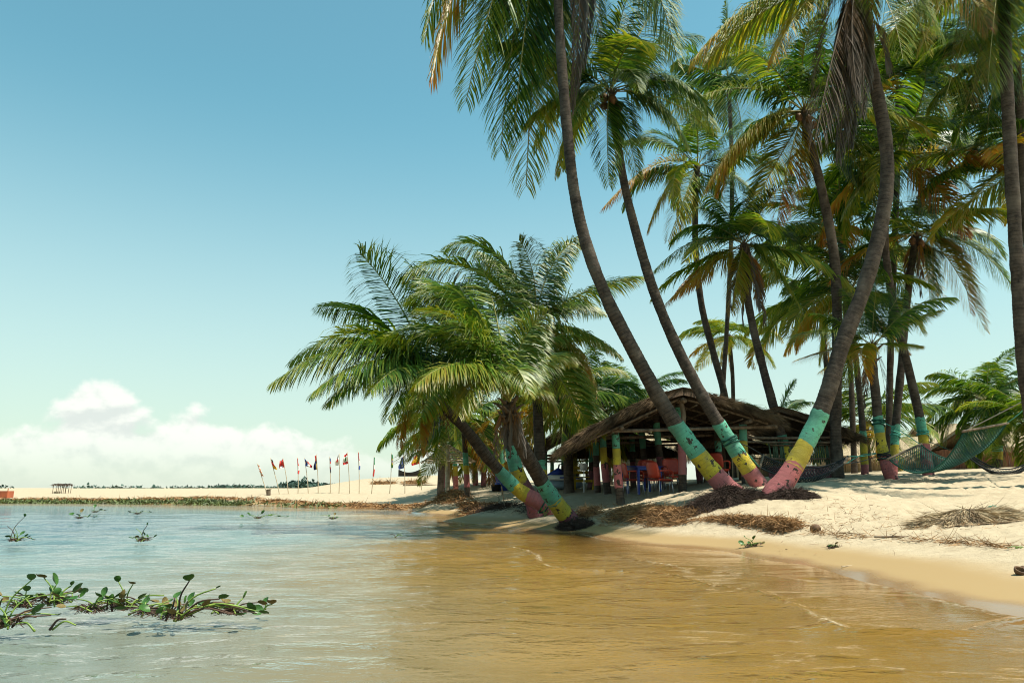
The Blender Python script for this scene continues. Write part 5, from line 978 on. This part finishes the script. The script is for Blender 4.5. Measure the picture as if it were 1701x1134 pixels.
# water hyacinth
def leaf_mesh():
    n = 10; a = np.linspace(0, 2*math.pi, n, endpoint=False); V = [(0.5, 0, -.06)]
    for r, z in ((.55, -.03), (1.0, .10)):
        V += [(0.5 + .52*r*math.cos(q)*(1.0), .46*r*math.sin(q), z*(abs(math.sin(q))*1.3+.1)) for q in a]
    T = [(0, 1+i, 1+(i+1) % n) for i in range(n)]; Q = [(1+i, 1+n+i, 1+n+(i+1) % n, 1+(i+1) % n) for i in range(n)]
    me = mesh('leaf', V, [np.array(Q), np.array(T)]); me.materials.append(MAT['hy']); return me
HL = leaf_mesh(); HB = HL.copy(); HB.materials.clear(); HB.materials.append(M('browned hyacinth leaf', (0.20, 0.15, 0.04), (0.07, 0.045, 0.02), 12, 0.7))
def hyacinth(label, px, py, stems, seed, name='water_hyacinth', ground=False, roots=True, group='water hyacinths', ls=1.0, kw_low=0, sc=1.0):
    """stems: (dx, dz, lean y, leaf size, leaf pitch) - stalk end offset in metres; leaf size 0 = bare"""
    b = hit(px, py) if ground else at(px, py, CAMZ*FPX/(py-HORIZON)*0.98); rng = np.random.default_rng(seed); t = thing(name, b, label, 'water plant', group)
    for k, (dx, dz, dy, sz, pit) in enumerate(stems):
        dx *= sc; dz *= sc; dy *= sc; sz *= sc*.84
        s0 = np.array((rng.normal(0, .03), rng.normal(0, .03), -.02 if not ground else 0.01)); e = np.array((dx, dy, dz)); mid = s0*.5+e*.5 + np.array((-.12*dz*np.sign(dx+1e-6), 0, abs(dx)*.12+.01)); P = catmull(np.array([s0, mid, e]), 9)
        V, Q, T = tube(P, np.linspace(.0066, .0038, 9)*ls*(1.2 if rng.random() < .3 else 1), 6); ob('stalk', V, [Q, T], MAT['hystem'] if rng.random() < .75 else MAT['hyroot'], t)
        if sz: l = link('leaf', HL if rng.random() > .18 else HB, t, e, (rng.normal(0, .5), -pit, math.atan2(rng.normal(0, .5), dx) if abs(dx) > .02 else rng.uniform(0, 6)), (sz, sz, sz))
    low = int(kw_low)
    for k in range(low):
        a = rng.uniform(0, 6.28); l = rng.uniform(.06, .22); e = np.array((math.cos(a)*l*1.3, math.sin(a)*l*.8, rng.uniform(.005, .06) + .02)); s0 = rng.normal(0, .05, 3)*np.array((1.4, 1, 0)); P = catmull(np.array([s0, s0*.5+e*.5+np.array((0, 0, .02)), e]), 7)
        V, Q, T = tube(P, np.linspace(.006, .0035, 7), 5); ob('stalk', V, [Q, T], MAT['hystem' if rng.random() < .6 else 'hyroot'], t)
        if rng.random() < .7: sz = rng.uniform(.045, .085); link('leaf', HL if rng.random() > .3 else HB, t, e, (rng.normal(0, .5), rng.uniform(-.9, .3), a), (sz, sz, sz))
    if roots:
        m = 130; d = rng.normal(0, 1, (m, 3)); d[:, 2] = rng.normal(.1, .4, m); V, Q, T = strands(rng.normal(0, .03, (m, 3))*np.array((1.6, 1, .4))+np.array((0, 0, .01)), d, rng.uniform(.04, .13, m), .006, rng, .5, .2); V[:, 2] = np.clip(V[:, 2], -.012, .05); tag(ob('roots', V, [Q, T], MAT['hyroot'], t), kind='stuff')
hyacinth('largest floating water hyacinth with one tall curled leaf, in the near left cluster', 292, 1024, [(.08, .26, 0, .11, .6), (.32, .13, .0, .10, .35), (.27, .20, .05, .05, .5), (.48, .02, -.05, .10, .2), (.55, .03, .05, .11, .1), (.50, .05, .12, .09, .4), (.62, .04, 0, .10, -.3), (.40, .08, .1, 0, 0), (-.16, .06, -.08, .11, .3), (.05, .10, .1, .09, .9), (-.06, .12, .12, .09, .5), (.60, .02, .03, 0, 0), (.45, .03, -.08, 0, 0), (-.02, .14, 0, 0, 0)], 1, kw_low=12, sc=.86)
hyacinth('floating hyacinth with two small dark leaves on tall bare stalks', 205, 1008, [(-.06, .20, 0, .07, 1.0), (.06, .18, 0, .08, .4), (-.14, .10, -.05, .08, 1.2), (-.05, .07, -.08, .08, .6), (-.08, .04, -.1, .07, .4), (-.30, .01, -.03, 0, 0), (-.20, .07, .03, .06, .8), (.28, .08, .1, 0, 0)], 2, kw_low=10, sc=.86)
hyacinth('bushy floating hyacinth left of the two bare stalks in the near cluster', 88, 1000, [(-.10, .20, 0, .12, .4), (.0, .14, .02, .13, 1.2), (.17, .08, 0, .12, .9), (-.17, .03, 0, .08, .2), (.05, .05, -.06, .09, .6), (.14, .03, -.1, .07, .3), (-.06, .08, .05, .08, .7), (.09, .13, .1, .05, 1.0), (-.24, .02, 0, 0, 0)], 3, kw_low=12, sc=.86)
hyacinth('yellow green hyacinth stalks floating at the left edge of the picture', 6, 1036, [(.16, .30, 0, .08, .8), (.27, .10, .1, 0, 0), (.24, .05, -.02, 0, 0), (-.05, .12, 0, .08, .3), (.10, .18, .1, 0, 0), (.30, .04, .15, .06, .2), (.05, .06, -.1, .08, .4)], 4, kw_low=10, sc=.86)
hyacinth('small low hyacinth tuft filling the gap left of the two bare stalks', 150, 1014, [(.05, .09, 0, .07, .6)], 21, kw_low=9)
hyacinth('low tangled hyacinth between the two bare stalks and the largest plant', 250, 1018, [(-.04, .07, 0, .08, .7), (.05, .05, .05, .08, .4)], 22, kw_low=10)
hyacinth('flat trailing hyacinth at the right end of the near cluster', 385, 1016, [(.05, .08, .05, .08, .5), (-.2, .02, 0, 0, 0)], 23, kw_low=10)
hyacinth('low dark hyacinth mat at the left edge behind the yellow green stalks', 36, 1006, [(.02, .10, 0, .07, .8)], 24, kw_low=10)
hyacinth('single small leaf pair floating right of the near hyacinth cluster', 445, 1008, [(.03, .02, 0, .09, .5), (-.03, .02, .02, .07, .7)], 5, roots=False)
hyacinth('pale broken hyacinth stalks floating below the near cluster', 70, 1042, [(.20, .015, 0, 0, 0), (-.16, .02, 0, 0, 0), (.12, .045, .03, 0, 0)], 6, roots=False)
hyacinth('floating hyacinth with one bent stalk and a pale upright leaf in mid water', 238, 897, [(-.16, .22, 0, 0, 0), (.05, .28, 0, .06, 1.4), (.0, .10, .02, .10, .8), (-.22, .04, 0, .10, .2), (.09, .03, 0, .08, .3), (-.12, .05, .04, .09, .4)], 7, kw_low=3, sc=.86)
hyacinth('floating hyacinth with a tall dark flower stalk at the left edge in mid water', 24, 897, [(.14, .44, 0, .07, 1.2), (-.04, .24, 0, 0, 0), (-.20, .26, .05, 0, 0), (.10, .10, 0, .12, .7), (-.10, .06, 0, .13, .3), (.20, .05, .02, .12, .2), (.36, .02, 0, .14, .1)], 8, kw_low=4, sc=.86)
hyacinth('low green hyacinth raft in the far left water', 131, 860, [(-.20, .08, 0, .18, .4), (.05, .16, 0, .14, 1.0), (.25, .04, 0, .18, .2), (.4, .03, .1, .16, .1), (-.05, .06, .1, .18, .4)], 9)
hyacinth('small dark hyacinth raft behind the far left raft', 158, 850, [(-.05, .16, 0, .16, .9), (.15, .06, 0, .16, .3), (.35, .05, 0, .14, .2), (-.15, .04, .1, .12, .2)], 10)
hyacinth('low pale hyacinth raft in the far water left of centre', 228, 853, [(-.25, .24, 0, .05, 1.2), (-.2, .05, 0, .14, .2), (.15, .06, 0, .14, .2), (.4, .05, .05, .14, .2)], 11)
hyacinth('green hyacinth raft in the far water below the left flags', 428, 860, [(-.2, .08, 0, .16, .4), (.1, .12, 0, .15, .8), (.3, .06, 0, .16, .2), (.55, .04, .1, .14, .1), (-.4, .04, 0, .14, .2), (.8, .03, 0, .12, .2)], 12)
hyacinth('dry hyacinth clump floating right of the raft below the flags', 552, 861, [(.06, .10, 0, .10, .8), (-.1, .06, 0, .10, .4), (-.35, .10, 0, 0, 0), (.12, .03, 0, .1, .2)], 13)
hyacinth('single curved reed loop floating in mid water left of the leaning palms', 657, 891, [(-.10, .05, 0, 0, 0), (.10, .05, 0, .07, .1), (.12, .02, .02, 0, 0)], 14, roots=False)
hyacinth('beached hyacinth clump with fresh green leaves at the edge of wet sand', 1250, 908, [(.03, .13, 0, .10, .8), (-.10, .15, .05, .05, 1.0), (.16, .06, 0, 0, 0), (-.12, .02, -.04, .07, .2), (.06, .05, -.05, .08, .3), (.22, .05, .02, .05, .1), (-.06, .06, -.02, .07, .5), (-.2, .02, 0, 0, 0)], 15, ground=True, kw_low=5, sc=.86)
hyacinth('small stranded hyacinth sprig on wet sand right of the coconut', 1388, 910, [(-.10, .03, 0, 0, 0), (-.11, .02, .02, 0, 0), (.0, .05, 0, .055, .6), (-.08, .02, -.02, .05, .2)], 16, ground=True)
hyacinth('green stalks lying on the sand at the right edge of the picture', 1690, 913, [(-.10, .02, 0, .05, .2), (.08, .02, 0, 0, 0), (-.05, .03, .02, 0, 0)], 17, ground=True, roots=False)
hyacinth('tuft of yellow green blades at the foot of the far leaning palm', 905, 858, [(.02, .20, 0, .06, 1.3), (-.08, .16, 0, .06, 1.2), (.1, .14, -.03, .06, 1.0), (.16, .08, 0, .06, .7), (-.15, .08, -.02, .06, .8), (.06, .12, -.05, .05, 1.1)], 18, 'grass_tuft', ground=True, roots=False, group=None)

# ---------------------------------------------------------------- far things
def far_box():
    b = np.array(on(9, 52)); t = thing('cargo_crate', b, 'rusty red sheet metal box on the sand spit at the far left', 'crate'); mb = MB(); mb.box((0, 0, .24), (.80, .7, .46)); mb.build('body', MAT['rust'], t)
    for x in (-.42, .46): mb = MB(); mb.tube([(x, -.43, -.1), (x+.03, -.43, .66 if x > 0 else .5)], .03, 5); mb.build('post', MAT['rust'], t)
    b = np.array(on(103, 62)); t = thing('beach_shelter', b, 'open pole shelter with a ragged flat roof far off on the sand spit', 'shelter'); t.scale = (.72, .72, .72)
    for x in (-.72, -.3, .1, .48, .74):
        for y in (-.5, .5): mb = MB(); mb.tube([(x, y, -.1), (x+.03, y, .92)], .035, 6); mb.build('post', MAT['wood'], t)
    for y in (-.5, 0, .5): mb = MB(); mb.tube([(-.95, y, .95), (0, y, .98), (.9, y, .95)], .035, 5); mb.build('beam', MAT['wood'], t)
    rng = np.random.default_rng(5); m = 260; V, Q, T = strands(np.stack([rng.uniform(-.9, .9, m), rng.uniform(-.6, .6, m), rng.uniform(.96, 1.06, m)], 1), rng.normal(0, 1, (m, 3))*np.array((1, .6, .25)), rng.uniform(.2, .5, m), .05, rng, .3, .4); tag(ob('roof_leaves', V, [Q, T], MAT['roots'], t), kind='stuff')
    mb = MB(); mb.box((-.5, 0, .12), (.5, .5, .22)); mb.build('seat_slab', MAT['palewood'], t)
    b = np.array(on(446.5, 44.2)); t = thing('crate', b, 'tilted grey box standing in the sand beside the leftmost flag pole', 'box'); mb = MB(); mb.box((0, 0, .16), (.20, .2, .36), ry=-.12); mb.build('body', MAT['wood'], t); mb = MB(); mb.box((.02, 0, .345), (.22, .22, .03), ry=-.12); mb.build('lid', MAT['wood'], t)
    b = np.array(on(679, 66)); V = []; n = 12
    for i in range(n):
        f = i/(n-1); x = -.95+1.9*f; w = .32*(1-abs(2*f-1)**2.2)+.02; V += [(x, -w, .30+.26*abs(2*f-1)**2), (x, -w*.6, .06), (x, 0, 0), (x, w*.6, .06), (x, w, .30+.26*abs(2*f-1)**2)]
    t = thing('rowing_boat', b, 'dark beached boat on top of the low dune behind the flags', 'boat'); F = grid_faces(5, n); V = np.array(V); ob('hull', np.concatenate([V, V*np.array((.97, .85, 1))+np.array((0, 0, .04))]), [F, F[:, ::-1]+len(V)], MAT['tar'], t)
    for x in (-.4, .3): mb = MB(); mb.box((x, 0, .30), (.16, .5, .03)); mb.build('thwart', MAT['wood'], t)
far_box()
def treeline():
    rng = np.random.default_rng(12); P = []; N = []
    def clump(px, w, h, Y, n):
        c = at(px, 809, Y); k = Y/FPX
        for _ in range(n):
            f = rng.normal(0, .4); P.append((c[0]+f*w*k, Y+rng.normal(0, 4), c[2] - .5 + rng.random()**1.3*h*k*max(.25, 1-f*f*1.2)))
    for px in np.arange(360, 412, 5): clump(px, 7, 4.5, 330, 60)
    for px in np.arange(474, 560, 6): clump(px, 9, 9 + 3*math.sin(px), 300, 130)
    clump(508, 3, 18, 300, 70)
    for px in (130, 143, 160, 190, 206, 230, 262, 290, 300, 315, 330, 425, 432, 438, 452, 460, 466): clump(px, 4, rng.uniform(2.5, 6.5), 320, 30)
    for px in list(np.arange(-400, 0, 22)) + list(np.arange(1380, 2000, 30)): clump(px, 14, 6, 320, 60)
    P = np.array(P); n = len(P); V, Q, T = strands(P, rng.normal(0, 1, (n, 3)), rng.uniform(.6, 1.6, n), rng.uniform(.5, 1.2, n), rng, .4, .2); c = V.mean(0)
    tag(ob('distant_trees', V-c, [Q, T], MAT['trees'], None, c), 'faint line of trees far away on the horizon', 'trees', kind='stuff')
treeline()
